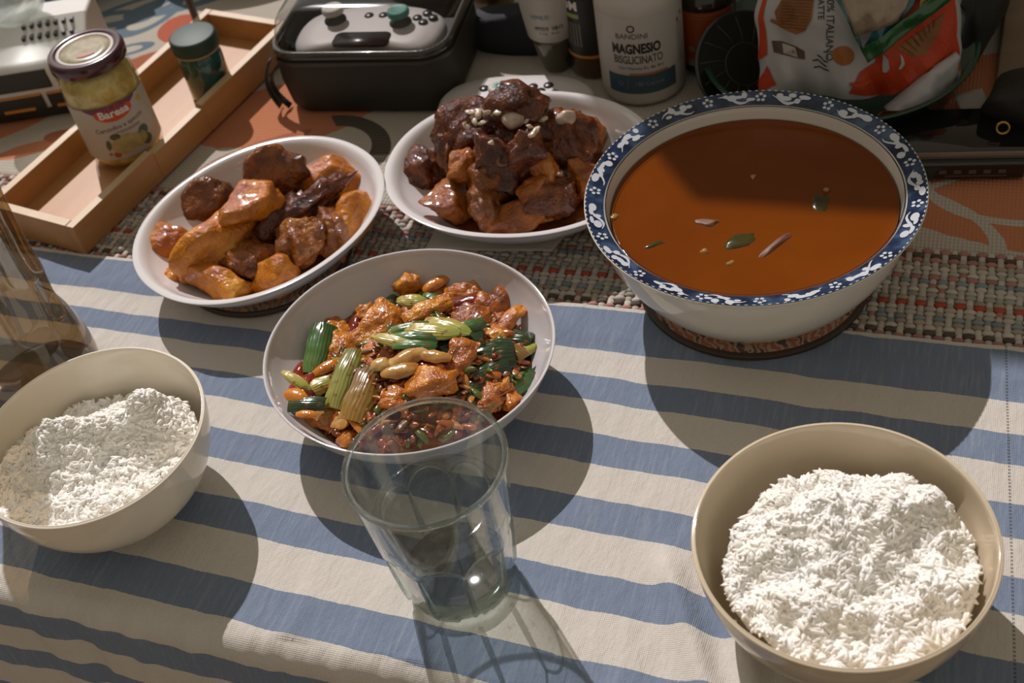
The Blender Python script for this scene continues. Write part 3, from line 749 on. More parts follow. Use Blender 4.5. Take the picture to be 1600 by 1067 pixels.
def dish_frame(D):
    c, s = math.cos(R(D['rot'])), math.sin(R(D['rot']))
    def f(x, y):
        dx, dy = x - D['c'][0], y - D['c'][1]
        return (dx * c + dy * s) / D['a'], (-dx * s + dy * c) / D['b']
    return f

# orientation: screen angle (degrees, anticlockwise in the picture's ground plane)
def food(name, me, m, p, rot, label, cat, group, parts=()):
    o = obj(name, me, m, loc=p, rot=rot); tag(o, label, cat, group); return o

def rib(name, seed, size, p, rot, label, group, bone=None, m=None, planes=4, cat='rib'):
    t = thing(name, p, label, cat, group); t.rotation_euler = rot
    obj('meat', mesh(*chunk(seed, size, planes, 0.30, 0.10, 4, (0.55, 0.9), 2.0, 5.0)), m or m_meat, t)
    if bone:
        (bx, by, bz), d, r = bone
        d = Vector(d).normalized(); b0 = Vector((bx, by, bz)); L = 0.010
        pr = [(0, -L), (r * 0.9, -L), (r, -L * 0.5), (r * 1.02, 0), (r * 0.95, L * 0.22), (r * 0.66, L * 0.2), (r * 0.60, L * 0.02), (0, 0)]
        q = d.to_track_quat('Z', 'Y')
        ob = obj('bone', mesh(*lathe(pr, 28, lambda a, rr, z: (rr * math.cos(a) * 1.25, rr * math.sin(a) * 0.85, z))), m_bone, t, loc=b0); ob.rotation_euler = q.to_euler()
        mo = obj('marrow', mesh(*lathe([(r * 0.62, L * 0.03), (r * 0.4, L * 0.06), (0, L * 0.05)], 20, lambda a, rr, z: (rr * math.cos(a) * 1.25, rr * math.sin(a) * 0.85, z))), m_marrow, ob)
    return t

# ------------------------------------------------------------------ potato and rib dish (left)
fL = dish_frame(DL)
def heapL(x, y):
    a, b = fL(x, y); d = math.hypot(a, b)
    return DL['z0'] + 0.010 + 0.020 * max(0, 1 - (d / 0.95) ** 2) if d < 0.97 else 0
GLd = 'pieces in the amber potato dish'
def sauce_pool(name, D, rad, z, label, seed):
    V, Fc = lathe([(0, 0), (0.3, 0), (0.6, 0), (0.85, 0), (0.97, 0), (1.0, -0.0008), (0.9, -0.004), (0, -0.004)], 72)
    V = [Vector((x * D['a'] * rad * (1 + 0.06 * noise.noise((math.atan2(y, x) * 2, 0, seed))), y * D['b'] * rad * (1 + 0.08 * noise.noise((math.atan2(y, x) * 2, 3, seed))), zz + 0.0008 * noise.noise((x * 6, y * 6, seed)))) for x, y, zz in V]
    o = obj(name, mesh(V, Fc), m_sauce, loc=(*D['c'], D['z0'] + z), rot=(0, 0, R(D['rot']))); tag(o, label, 'sauce')
sauce_pool('brown_sauce', DL, 0.70, 0.0125, 'brown sauce pooled in the bottom of the potato dish', 2)
sauce_pool('dark_sauce', DM, 0.72, 0.013, 'dark glossy sauce pooled in the bottom of the rib dish', 5)

# (name, pixel x, pixel y, height above the heap, half sizes mm, yaw, tilt, kind, label)
LEFT = [
 ('potato_chunk', 336, 368, 0.010, (31, 15, 14), 42, -8, 'p', 'largest long amber potato chunk lying across the middle of the left dish'),
 ('potato_chunk', 388, 313, 0.019, (21, 16, 16), 55, 10, 'p', 'thick glossy potato chunk on top of the pile, above the long one'),
 ('potato_chunk', 266, 376, 0.006, (17, 12, 12), -10, 0, 'p', 'rounded potato chunk at the left end of the left dish'),
 ('potato_chunk', 283, 412, 0.002, (12, 9, 8), 15, 0, 'p', 'small potato piece low at the front left of the pile'),
 ('potato_wedge', 345, 437, 0.001, (21, 11, 9), -24, 12, 'p', 'potato wedge with pale cut face at the front of the left dish'),
 ('potato_chunk', 514, 272, 0.008, (21, 13, 13), -12, 0, 'p', 'broad amber potato chunk at the far right of the left dish'),
 ('potato_chunk', 551, 335, 0.006, (11, 19, 13), -15, 0, 'p', 'tall potato chunk against the right wall of the left dish'),
 ('potato_chunk', 424, 424, 0.004, (13, 13, 12), 20, 0, 'p', 'pitted potato chunk at the front centre of the left dish'),
 ('fried_wedge', 298, 318, 0.010, (23, 15, 14), 20, -12, 's', 'brown fried wedge with wrinkled skin at the far left of the left dish'),
 ('rib_piece', 430, 268, 0.018, (17, 14, 17), 10, 0, 'm', 'dark rib chunk standing at the far side of the left dish'),
 ('rib_piece', 487, 309, 0.013, (24, 8, 7), 28, -10, 'd', 'long dark rib strip lying right of the pile top'),
 ('rib_piece', 518, 362, 0.005, (9, 16, 13), 5, 0, 'm', 'narrow meat block beside the tall potato'),
 ('rib_piece', 470, 375, 0.006, (14, 15, 13), -30, 0, 'b', 'shaggy rib piece with a round bone end facing front'),
 ('rib_piece', 390, 402, 0.002, (17, 11, 9), -30, 0, 'm', 'flat meat piece tucked under the front of the pile'),
 ('rib_piece', 440, 345, 0.001, (20, 15, 12), 40, 0, 'd', 'dark meat piece in the shadowed middle of the pile'),
]
def screen_rot(yaw, tilt=0, roll=0): return (R(roll), R(tilt), R(yaw))
for i, (nm, x, y, dz, sz, yaw, tilt, kd, lb) in enumerate(LEFT):
    p = rest(x, y, lambda a, b: heapL(a, b) + dz); sz = tuple(s * 1.46 / 1000 for s in sz); rot = screen_rot(yaw, tilt); p = p - Vector((0, 0, min(sz[2] * 0.35, 0.004)))
    if kd == 'p': food(nm, mesh(*chunk(100 + i, sz, 7, 0.22, 0.06, 4, (0.5, 0.85), 1.8, 5.0)), m_potato, p, rot, lb, 'potato', GLd)
    elif kd == 's': food(nm, mesh(*chunk(130 + i, sz, 6, 0.16, 0.08, 4, (0.5, 0.75))), m_skin, p, rot, lb, 'potato', GLd)
    else: rib(nm, 140 + i, sz, p, rot, lb, GLd, bone=((0.008, -0.011, 0.004), (0.15, -0.8, 0.55), 0.0065) if kd == 'b' else None, m=m_meatd if kd == 'd' else m_meat)

# ------------------------------------------------------------------ rib dish (middle)
fM = dish_frame(DM)
def heapM(x, y):
    a, b = fM(x, y); d = math.hypot(a + 0.08, b)
    return DM['z0'] + 0.010 + 0.038 * max(0, 1 - (d / 0.85) ** 2) if d < 0.97 else 0
GMd = 'pieces in the dark rib dish'
MID = [
 ('rib_piece', 806, 161, 0.033, (17, 13, 12), -10, 10, 'd', 'topmost dark rib chunk at the far side of the middle dish'),
 ('rib_piece', 728, 198, 0.014, (20, 17, 17), 15, 0, 'd', 'large rib chunk topped with chopped garlic at the upper left'),
 ('rib_piece', 706, 232, 0.004, (9, 17, 16), 0, 0, 'm', 'strip of glazed skin on the left flank of the pile'),
 ('rib_piece', 655, 262, 0.002, (15, 14, 13), 20, 0, 'd', 'charred rib piece at the left end of the middle dish'),
 ('rib_piece', 778, 250, 0.012, (13, 15, 24), 5, -8, 'b', 'glossy upright rib in the middle of the dark pile'),
 ('rib_piece', 822, 248, 0.010, (12, 11, 20), 0, 0, 'd', 'dark bone face just right of the upright rib'),
 ('rib_piece', 878, 212, 0.010, (20, 15, 17), -20, 0, 'd', 'dark rib chunk on the right shoulder of the pile'),
 ('rib_piece', 757, 318, 0.002, (9, 12, 14), 10, 0, 'm', 'small standing rib end at the front of the middle dish'),
 ('rib_piece', 858, 305, 0.000, (20, 12, 11), 15, 0, 'd', 'low dark meat piece at the front right of the pile'),
 ('potato_chunk', 700, 305, 0.003, (16, 14, 13), 0, 0, 'q', 'round potato chunk at the front left of the middle dish'),
 ('potato_chunk', 720, 252, 0.010, (11, 10, 9), 20, 0, 'q', 'amber potato cube below the garlic topped rib'),
 ('potato_chunk', 811, 336, 0.001, (19, 11, 9), 5, 0, 'q', 'flat potato piece at the very front of the middle dish'),
 ('potato_chunk', 930, 215, 0.004, (10, 11, 17), -25, 0, 'q', 'pointed potato wedge at the right of the middle dish'),
 ('potato_chunk', 913, 272, 0.002, (13, 12, 14), -30, 0, 'q', 'reddish potato chunk beside the soup bowl rim'),
 ('potato_chunk', 850, 257, 0.010, (11, 9, 8), 0, 0, 'q', 'small potato cube on the right front slope of the pile'),
 ('potato_chunk', 842, 290, 0.006, (13, 9, 8), 25, 0, 'q', 'glazed potato piece low on the front slope'),
 ('rib_piece', 760, 285, 0.005, (14, 12, 14), 30, 0, 'm', 'red glazed meat below the upright rib'),
 ('rib_piece', 820, 200, 0.012, (18, 13, 13), -5, 0, 'd', 'rib piece behind the onion slice near the pile top'),
]
for i, (nm, x, y, dz, sz, yaw, tilt, kd, lb) in enumerate(MID):
    p = rest(x, y, lambda a, b: heapM(a, b) + dz); sz = tuple(s * 1.36 / 1000 for s in sz); rot = screen_rot(yaw, tilt); p = p - Vector((0, 0, min(sz[2] * 0.35, 0.004)))
    if kd == 'q': food(nm, mesh(*chunk(200 + i, sz, 7, 0.22, 0.07, 4, (0.5, 0.85), 1.8, 5.0)), m_potato2, p, rot, lb, 'potato', GMd)
    else: rib(nm, 220 + i, sz, p, rot, lb, GMd, bone=((0.005, -0.009, 0.010), (0.4, -0.75, 0.5), 0.006) if kd == 'b' else None, m=m_meat if kd == 'm' else m_meatd)

m_garlic = mat('chopped_garlic', (0.66, 0.57, 0.44), 0.3, c2=(0.58, 0.46, 0.30), nscale=200, sss=0.3, ssss=0.003)
m_onion = mat('onion', (0.60, 0.50, 0.42), 0.2, c2=(0.45, 0.33, 0.24), nscale=120, sss=0.3, ssss=0.003)
GAR = [(734, 177, 5), (749, 180, 5), (763, 177, 4), (777, 177, 4), (728, 200, 4), (743, 192, 5), (754, 193, 4), (769, 224, 4), (828, 199, 4), (833, 208, 5), (852, 186, 4), (846, 190, 3), (738, 184, 3), (823, 190, 3), (838, 204, 4), (726, 194, 3)]
bpy.context.view_layer.update()
dgc = bpy.context.evaluated_depsgraph_get()
def drop_on(x, y, up=0.0):
    """the first surface that the sight line of pixel (x, y) meets"""
    h, loc, nr, _, ob, _ = SC.ray_cast(dgc, Vector((0, 0, CH)), ray(x, y)); return (loc if h else at(x, y, 0.03)), (nr if h else Vector((0, 0, 1)))
for i, (x, y, s) in enumerate(GAR):
    p, nr = drop_on(x, y); rn = random.Random(i)
    o = obj('garlic_bit', mesh(*chunk(300 + i, (s * 0.0011, s * 0.0007, s * 0.00045), 7, 0.1, 0.02, 2, (0.4, 0.8))), m_garlic, loc=p + Vector((0, 0, 0.0008)), rot=(rn.uniform(-.5, .5), rn.uniform(-.5, .5), rn.uniform(0, 6)))
    tag(o, 'bit of chopped white garlic scattered on top of the dark ribs', 'garlic', 'chopped garlic on the rib dish')
for x, y, s, lb in ((801, 188, 9, 'pale onion slice on top of the rib pile'), (884, 184, 8, 'pale onion lump on the right shoulder of the rib pile')):
    p, nr = drop_on(x, y)
    tag(obj('onion_slice', mesh(*chunk(x, (s * 0.001, s * 0.0008, s * 0.0007), 4, 0.15, 0.03, 3)), m_onion, loc=p), lb, 'onion')
p = at(905, 178, 0.030)
tag(obj('sauce_drip', mesh(*chunk(77, (0.0022, 0.0014, 0.006), 0, 0.3, 0.05, 3)), m_sauce, loc=p, rot=(R(35), 0, 0)), 'streak of brown sauce on the far inner wall of the rib dish', 'sauce')

# ------------------------------------------------------------------ stir fry
fS = dish_frame(DS)
def inS(d):
    k = [(0, 0.0055), (0.35, 0.006), (0.55, 0.0085), (0.75, 0.0185), (0.88, 0.031), (0.95, 0.042), (1.0, 0.05)]
    for (a, b), (c, e) in zip(k, k[1:]):
        if d <= c: return b + (e - b) * (d - a) / (c - a)
    return 0.05
def heapS(x, y):
    a, b = fS(x, y); d = math.hypot(a, b); d2 = math.hypot(x - DS['c'][0] - 0.006, y - DS['c'][1] + 0.010) / 0.09
    if d > 1: return 0
    return DS['z0'] + max(inS(d) + 0.002, 0.013 + 0.030 * max(0, 1 - (d2 / 0.95) ** 2))
m_pork = sauce_mat('fried_pork', (0.40, 0.10, 0.006), (0.64, 0.22, 0.012), (0.78, 0.40, 0.05), 0.25, 90, 0.12, 0.8, 240, 0.5)
m_pork2 = sauce_mat('browned_pork', (0.24, 0.05, 0.004), (0.50, 0.14, 0.008), (0.66, 0.26, 0.02), 0.2, 80, 0.1, 0.8, 260, 0.6)
m_chili = sauce_mat('red_chili', (0.12, 0.012, 0.004), (0.30, 0.026, 0.006), (0.50, 0.07, 0.010), 0.12, 60, 0.1, 0.3, 200)
m_carrot = sauce_mat('orange_pepper', (0.50, 0.13, 0.012), (0.62, 0.22, 0.02), None, 0.2, 60, 0.2, 0.3, 200)
def leaf_mat(name, a, b, c, rough=0.2):
    t = NT(name); co = t.coord('UV'); sp = t.n('SeparateXYZ', {0: co})
    w = t.n('TexWave', {'Vector': co, 'Scale': 2.6, 'Distortion': 1.5, 'Detail': 2.0}, bands_direction='Y').outputs[1]
    base = t.ramp(sp.outputs[0], [(0.05, a), (0.55, b), (1.0, c)])
    c_ = t.mix(t.math('MULTIPLY', w, 0.22), base, (0.04, 0.06, 0.01))
    c_ = t.mix(t.math('MULTIPLY', t.math('GREATER_THAN', t.noise(160, 3), 0.62), 0.6), c_, (0.22, 0.06, 0.01))
    t.set(color=c_, rough=rough, sss=0.1, sssr=(0.3, 0.5, 0.1), ssss=0.002, coat=0.5, coatr=0.08, normal=t.bump(w, 0.25, 0.0008)); return t.m
m_leekg = leaf_mat('leek_green', (0.13, 0.24, 0.05), (0.06, 0.16, 0.035), (0.03, 0.09, 0.022))
m_leekd = leaf_mat('leek_dark', (0.03, 0.06, 0.012), (0.02, 0.05, 0.014), (0.012, 0.03, 0.01))
m_leeky = leaf_mat('leek_pale', (0.60, 0.46, 0.11), (0.50, 0.44, 0.09), (0.28, 0.33, 0.06))
m_leeko = leaf_mat('leek_olive', (0.34, 0.32, 0.07), (0.27, 0.26, 0.05), (0.17, 0.16, 0.03))
m_leekb = leaf_mat('leek_browned', (0.34, 0.18, 0.03), (0.27, 0.14, 0.022), (0.15, 0.07, 0.012))
m_leekw = sauce_mat('leek_white', (0.40, 0.16, 0.03), (0.56, 0.32, 0.09), (0.66, 0.47, 0.20), 0.18, 60, 0.3, 0.2, 200)

def strip(seed, L, w, th, curl=0.5, cup=0.6, taper=0.3, nx=14, ny=6, ragged=0.0):
    """a curved, cupped strip: leek leaf, chili skin or thin meat slice"""
    rn = random.Random(seed); o = rn.uniform(0, 99)
    def f(s, q):
        x = (s - 0.5); y = (q - 0.5) * (1 - taper * (2 * abs(x)) ** 2)
        a = x * curl * 2; rad = L / max(0.05, curl * 2)
        yy = y * w; zc = -cup * w * (y * y) * 2
        rg = ragged * w * noise.noise((s * 5, q * 4, o))
        return Vector((rad * math.sin(a) if curl > 0.05 else x * L, yy + rg, rad * (math.cos(a) - 1) * (1 if curl > 0.05 else 0) + zc + ragged * 0.5 * w * noise.noise((s * 3, q * 3, o + 9)) + 0.03 * w * noise.noise((s * 8, q * 6, o + 5))))
    V, Fc = sheet(nx, ny, f, lambda s, q: th * (0.55 + 0.45 * min(1, 6 * min(s, 1 - s, q, 1 - q))))
    U_ = [((k % (nx + 1)) / nx, (k // (nx + 1)) / ny) for k in range((nx + 1) * (ny + 1))] * 2
    me = mesh(V, Fc, True, U_); me.set_sharp_from_angle(angle=R(52)); return me

GSd = 'pieces of the pork and leek stir fry'
ZX, ZY, ZS = 400, 380, 3.138
# kind, zoom x, zoom y, length, width (mm), yaw, pitch, roll, height above the heap (mm), label
STIR = [
 ('P', 745, 205, 15, 13, 20, 0, 0, 7, 'knobbly pork piece standing highest at the far side of the stir fry'),
 ('p', 880, 240, 18, 13, 20, 0, 25, 6, 'reddish pork slice right of the highest knobbly piece'),
 ('p', 1025, 232, 20, 12, -12, 0, 30, 5, 'browned pork slice at the far middle edge of the stir fry'),
 ('p', 1205, 290, 25, 19, 12, -6, 32, 4, 'broad flat pork slice at the far right of the stir fry'),
 ('p', 1320, 358, 28, 8, 32, -14, 10, 3, 'long curled pork strip reaching to the right rim'),
 ('p', 840, 318, 26, 9, 14, 0, 20, 8, 'long pork strip lying across the top of the heap'),
 ('p', 1050, 352, 19, 13, -10, 0, 10, 6, 'crumpled pork slice right of the pale leek tips'),
 ('p', 583, 405, 32, 16, 38, -12, 20, 8, 'large smooth orange pork slab on the upper left of the heap'),
 ('p', 415, 505, 22, 13, 68, -10, 15, 5, 'upright pork slice beside the dark green leek leaves'),
 ('p', 1000, 570, 23, 13, 52, -22, 15, 7, 'upright red brown pork slice at the right front of the heap'),
 ('P', 850, 690, 27, 17, -10, 0, 0, 5, 'crumpled pork lump at the front middle of the heap'),
 ('p', 690, 742, 16, 13, 60, 0, 10, 5, 'narrow pork slice behind the rim of the water glass'),
 ('p', 1150, 735, 23, 12, 40, 0, 10, 3, 'curled pork strip low at the right front'),
 ('p', 290, 880, 28, 14, -38, 6, 10, 3, 'thick pork strip lying on the front left wall of the bowl'),
 ('P', 440, 960, 11, 8, 10, 0, 0, 2, 'small pork morsel at the front edge of the bowl'),
 ('P', 1250, 772, 11, 9, 30, 0, 0, 2, 'small pork morsel at the right front wall'),
 ('P', 540, 340, 12, 9, 20, 0, 0, 6, 'small pork morsel behind the orange slab'),
 ('P', 1190, 372, 11, 9, 20, 0, 0, 3, 'browned morsel below the broad flat pork slice'),
 ('P', 1225, 690, 9, 7, 20, 0, 0, 3, 'tiny pork morsel beside the green leek ring'),
 ('p', 480, 640, 22, 16, 20, 0, 0, 1, 'dark pork slice buried under the olive leek stalk'),
 ('p', 640, 520, 26, 18, -10, 0, 0, 3, 'dark pork slice in the middle of the heap'),
 ('p', 920, 640, 22, 15, 30, 0, 10, 2, 'pork slice tucked under the upright red brown slice'),
 ('p', 1120, 460, 24, 16, 0, 0, 0, 2, 'pork slice sunk under the dark leek on the right'),
 ('p', 350, 430, 20, 14, 30, 0, 10, 3, 'red pork slice behind the dark green leek leaves'),
 ('g', 232, 492, 27, 11, 66, -12, 18, 6, 'broad shiny green leek leaf at the far left of the heap'),
 ('g', 272, 530, 27, 9, 60, -12, 18, 6, 'second green leek leaf just right of the broad shiny one'),
 ('g', 312, 588, 25, 13, 52, -8, 25, 5, 'ribbed green leek leaf in front of the two shiny leaves'),
 ('o', 432, 650, 32, 10, 60, -8, 10, 8, 'olive green leek stalk pointing up at the left front'),
 ('g', 622, 302, 17, 6, 32, 0, 10, 8, 'short green leek piece behind the orange slab'),
 ('y', 762, 280, 15, 7, -28, 0, 15, 9, 'pale leek piece below the highest pork piece'),
 ('g', 848, 262, 13, 6, -50, 0, 10, 8, 'small green leek piece below the reddish pork slice'),
 ('y', 862, 422, 26, 9, -30, 0, 5, 11, 'yellow pointed leek tip on the centre of the heap'),
 ('y', 935, 402, 24, 9, -42, 0, 5, 11, 'yellow leek tip just right of the centre one'),
 ('g', 760, 400, 19, 5, -12, 0, 0, 11, 'green leek stick topmost of the stacked sticks'),
 ('g', 775, 445, 20, 5.5, -22, 0, 0, 11, 'green leek stick second of the stacked sticks'),
 ('g', 775, 488, 20, 5, -25, 0, 0, 10, 'green leek stick lowest of the stacked sticks'),
 ('y', 682, 470, 25, 6.5, -38, 0, 0, 10, 'long pale yellow leek strip left of the stacked green sticks'),
 ('g', 1030, 402, 17, 6, 0, 0, 10, 10, 'dark green leek stick right of the yellow tips'),
 ('d', 1262, 462, 17, 11, -35, 0, 10, 4, 'dark green leek piece near the right wall'),
 ('y', 1312, 528, 17, 5, 10, 0, 10, 3, 'light green leek strip against the right wall'),
 ('g', 1300, 672, 16, 9, 25, 0, 20, 3, 'green leek ring at the right front wall'),
 ('d', 1125, 535, 25, 16, -8, 0, 10, 5, 'wide dark leek leaf with bluish sheen right of centre'),
 ('d', 960, 480, 28, 15, -8, 0, 10, 5, 'wide dark leek leaf in the shade of the centre'),
 ('d', 1110, 620, 24, 10, 5, 0, 10, 3, 'dark leek leaf behind the curled pork strip'),
 ('d', 1020, 720, 20, 12, 30, 0, 10, 2, 'dark leek leaf left of the curled pork strip'),
 ('y', 308, 692, 18, 8, 10, 0, 15, 7, 'short pale green leek piece at the left front'),
 ('b', 538, 725, 30, 14, 58, -6, 20, 6, 'browned leek leaf at the left of the glass rim'),
 ('b', 1215, 505, 24, 9, -58, 0, 10, 4, 'browned leek strip running down the right side'),
 ('y', 95, 695, 17, 4.5, -52, 10, 0, 3, 'yellow leek sliver leaning on the left rim'),
 ('d', 155, 822, 17, 7, -20, 0, 10, 2, 'dark green leek scrap on the left front wall'),
 ('w', 368, 800, 16, 14, -20, 0, 0, 5, 'pale leek base at the left front of the heap'),
 ('w', 612, 592, 10, 8, -20, 0, 0, 9, 'white garlic slice at the left of the heap centre'),
 ('w', 700, 612, 16, 8, -8, 0, 0, 9, 'white garlic sliver right beside the garlic slice'),
 ('w', 745, 545, 23, 8, 8, 0, 0, 9, 'pale curled leek heart in the middle of the heap'),
 ('w', 868, 545, 16, 6, -32, 0, 0, 9, 'golden peanut shaped sliver right of the leek heart'),
 ('w', 415, 885, 9, 8, 0, 0, 0, 4, 'golden round morsel at the left front of the bowl'),
 ('c', 205, 730, 22, 15, 50, 0, 20, 5, 'large dark red chili piece at the left of the bowl'),
 ('c', 497, 372, 15, 8, 65, 0, 10, 8, 'dark red chili piece behind the orange slab'),
 ('c', 1050, 282, 22, 8, -12, 0, 20, 8, 'curved dark red chili skin at the far middle'),
 ('c', 212, 620, 11, 6, 60, 0, 10, 3, 'small red chili piece below the shiny leek leaves'),
 ('c', 850, 590, 20, 8, -15, 0, 10, 5, 'dark chili skin in front of the leek heart'),
 ('k', 125, 765, 12, 7, -45, 0, 10, 3, 'orange pepper piece on the left rim of the bowl'),
 ('k', 185, 872, 10, 4, -25, 0, 0, 2, 'thin orange pepper sliver on the front left wall'),
 ('k', 350, 598, 15, 6, 15, 0, 10, 7, 'orange pepper sliver above the pale green leek piece'),
 ('k', 465, 850, 20, 3.5, -75, 0, 0, 6, 'thin orange strip standing left of the glass rim'),
 ('k', 880, 190, 15, 6, 20, 0, 15, 7, 'orange red pepper edge at the far top of the heap'),
]
for i, (kd, zx, zy, L, w, yaw, pit, roll, dz, lb) in enumerate(STIR):
    x, y = ZX + zx / ZS, ZY + zy / ZS; dz /= 1000; L *= 0.00138; w *= 0.00142
    p = rest(x, y, lambda a, b: heapS(a, b) + dz)
    yw = yaw + 6
    fa, fb = fS(p.x, p.y); d_ = math.hypot(fa, fb)
    lim = 0.93 - 0.58 * L / DS['a']                  # pieces against the wall lie on its inside
    if d_ > lim or p.z < 0.011:
        k_ = lim / max(d_, 1e-6); p = Vector((DS['c'][0] + (p.x - DS['c'][0]) * k_, DS['c'][1] + (p.y - DS['c'][1]) * k_, max(p.z, DS['z0'] + inS(min(0.93, lim + 0.06)) + 0.003)))
    rot = (R(roll), R(pit), R(yw))
    if kd == 'P': food('pork_morsel', mesh(*chunk(400 + i, (L / 2, w / 2, w / 2.2), 5, 0.35, 0.10, 3, (0.5, 0.85), 2.2, 5)), m_pork2 if i % 2 else m_pork, p, (0, 0, R(yw)), lb, 'pork', GSd)
    elif kd == 'p': food('pork_slice', strip(400 + i, L, w, 0.0026, 0.5, 0.25, 0.1, 22, 12, 0.22), m_pork if i % 3 else m_pork2, p, rot, lb, 'pork', GSd)
    elif kd in 'gdyob':
        food('leek_piece', strip(500 + i, L * 1.05, w * 1.12, 0.0011 if kd in 'gdb' else 0.0024, 0.22, 0.42, 0.75 if kd == 'y' else 0.10, 18, 9, 0.05), dict(g=m_leekg, d=m_leekd, y=m_leeky, o=m_leeko, b=m_leekb)[kd], p, rot, lb, 'leek', GSd)
    elif kd == 'w' and L > 0.018: food('leek_heart', strip(650 + i, L * 1.1, w * 1.1, 0.0028, 0.35, 0.55, 0.65, 16, 8, 0.10), m_leekw, p, rot, lb, 'leek', GSd)
    elif kd == 'w': food('leek_heart', mesh(*chunk(600 + i, (L / 2, w / 2, w / 3.6), 5, 0.25, 0.05, 3)), m_leekw, p, rot, lb, 'leek', GSd)
    elif kd == 'c': food('chili_piece', strip(700 + i, L * 1.15, w, 0.0012, 0.4, 0.5, 0.3, 14, 7, 0.12), m_chili, p, rot, lb, 'chili', GSd)
    elif kd == 'k': food('pepper_sliver', strip(800 + i, L, w, 0.002, 0.35, 0.4, 0.5, 12, 5, 0.05), m_carrot, p, rot, lb, 'pepper', GSd)

def stir_base():
    """the bed of small fried scraps and oil that fills the bowl under the larger pieces"""
    def f(s, q):
        t = 2 * math.pi * s; d = q * 0.80
        a, b = d * math.cos(t), d * math.sin(t); x, y = a * DS['a'], b * DS['b']
        c, sn = math.cos(R(DS['rot'])), math.sin(R(DS['rot']))
        wx, wy = x * c - y * sn + DS['c'][0], x * sn + y * c + DS['c'][1]
        z = heapS(wx, wy) - 0.004 + 0.004 * noise.noise((wx * 110, wy * 110, 4)) + 0.0022 * noise.noise((wx * 260, wy * 260, 8)) 
        z = max(z, DS['z0'] + inS(d) + 0.0008)
        return Vector((wx - DS['c'][0], wy - DS['c'][1], z - DS['z0']))
    V, Fc = grid(110, 46, f)
    t = NT('fried_scraps'); n = t.noise(150, 4); n2 = t.noise(70, 4)
    t.set(color=t.ramp(n2, [(0.34, (0.06, 0.014, 0.004)), (0.48, (0.24, 0.055, 0.008)), (0.60, (0.38, 0.11, 0.015)), (0.68, (0.10, 0.09, 0.015))]), rough=0.15, coat=0.6, coatr=0.06, normal=t.bump(n, 0.8, 0.002))
    o = obj('fried_scraps', mesh(V, Fc), t.m, loc=(*DS['c'], DS['z0'])); tag(o, 'bed of oily fried scraps under the stir fry pieces', 'stir fry', kind='stuff')
    rn = random.Random(9); Vs, Fs, off = [], [], 0; Cs = []
    D, Fi = ico(2)
    for k in range(760):
        t_, d = rn.uniform(0, 6.283), 0.75 * math.sqrt(rn.random()); a, b = d * math.cos(t_) * DS['a'], d * math.sin(t_) * DS['b']
        c, sn = math.cos(R(DS['rot'])), math.sin(R(DS['rot'])); wx, wy = a * c - b * sn + DS['c'][0], a * sn + b * c + DS['c'][1]
        z = heapS(wx, wy) + rn.uniform(0.0, 0.004)
        S = np.array((rn.uniform(.0015, .0085), rn.uniform(.001, .0032), rn.uniform(.0007, .0018)))
        e = Euler((rn.uniform(-.6, .6), rn.uniform(-.6, .6), rn.uniform(0, 6))).to_matrix(); P = (D * S * (1 + 0.25 * np.sin(D * 5 + k))) @ np.array(e).T + np.array((wx - DS['c'][0], wy - DS['c'][1], z - DS['z0']))
        Vs.append(P); Fs += [tuple(i + off for i in f) for f in Fi]; off += len(D)
        cc = rn.choice([(0.40, 0.10, 0.015), (0.30, 0.06, 0.012), (0.20, 0.03, 0.008), (0.50, 0.20, 0.04), (0.10, 0.12, 0.02), (0.16, 0.05, 0.012)])
        Cs.append(np.tile((*cc, 1), (len(D), 1)))
    me = mesh(np.concatenate(Vs).tolist(), Fs); ca = me.color_attributes.new('tone', 'FLOAT_COLOR', 'POINT'); ca.data.foreach_set('color', np.concatenate(Cs).astype(np.float32).ravel())
    t = NT('small_scraps'); t.set(color=t.n('Attribute', attribute_name='tone').outputs[0], rough=0.2, coat=0.5, coatr=0.06, normal=t.bump(t.noise(400, 3), 0.5, 0.001))
    o = obj('minced_scraps', me, t.m, loc=(*DS['c'], DS['z0'])); tag(o, 'small minced scraps of pork, chili and leek among the stir fry', 'stir fry', kind='stuff')
stir_base()

# ------------------------------------------------------------------ wooden tray
TRA = R(53.9); m_tray = wood('tray_wood', (0.40, 0.185, 0.06), (0.52, 0.26, 0.095), 0.45, 0, 0.5)
m_tray_edge = wood('tray_edge', (0.52, 0.36, 0.20), (0.60, 0.44, 0.27), 0.45, 0, 0.5)
tray = thing('wooden_tray', (-0.3155, 0.8015, 0.0015), 'long light wooden tray holding the artichoke jar', 'tray', rz=TRA)
TL, TW, TH, TT = 0.302, 0.099, 0.0275, 0.0085     # along, across (to the left), height, board thickness
obj('base_board', box(0.002, TL - 0.002, 0.002, TW - 0.002, 0.0, 0.0055), m_tray, tray, bevel=0.0005)
def side(x0, x1, y0, y1, h=TH):
    b = obj('side_board', box(x0, x1, y0, y1, 0.0, h), m_tray, tray, bevel=0.0008)
    obj('top_edge', box(x0 + 0.0006, x1 - 0.0006, y0 + 0.0006, y1 - 0.0006, h - 0.0004, h + 0.0004), m_tray_edge, b)
side(0, 0.100, 0, TT); side(0.100, 0.168, 0, TT, TH - 0.0028); side(0.168, TL, 0, TT); side(0, TL, TW - TT, TW); side(0, TT, TT, TW - TT); side(TL - TT, TL, TT, TW - TT)

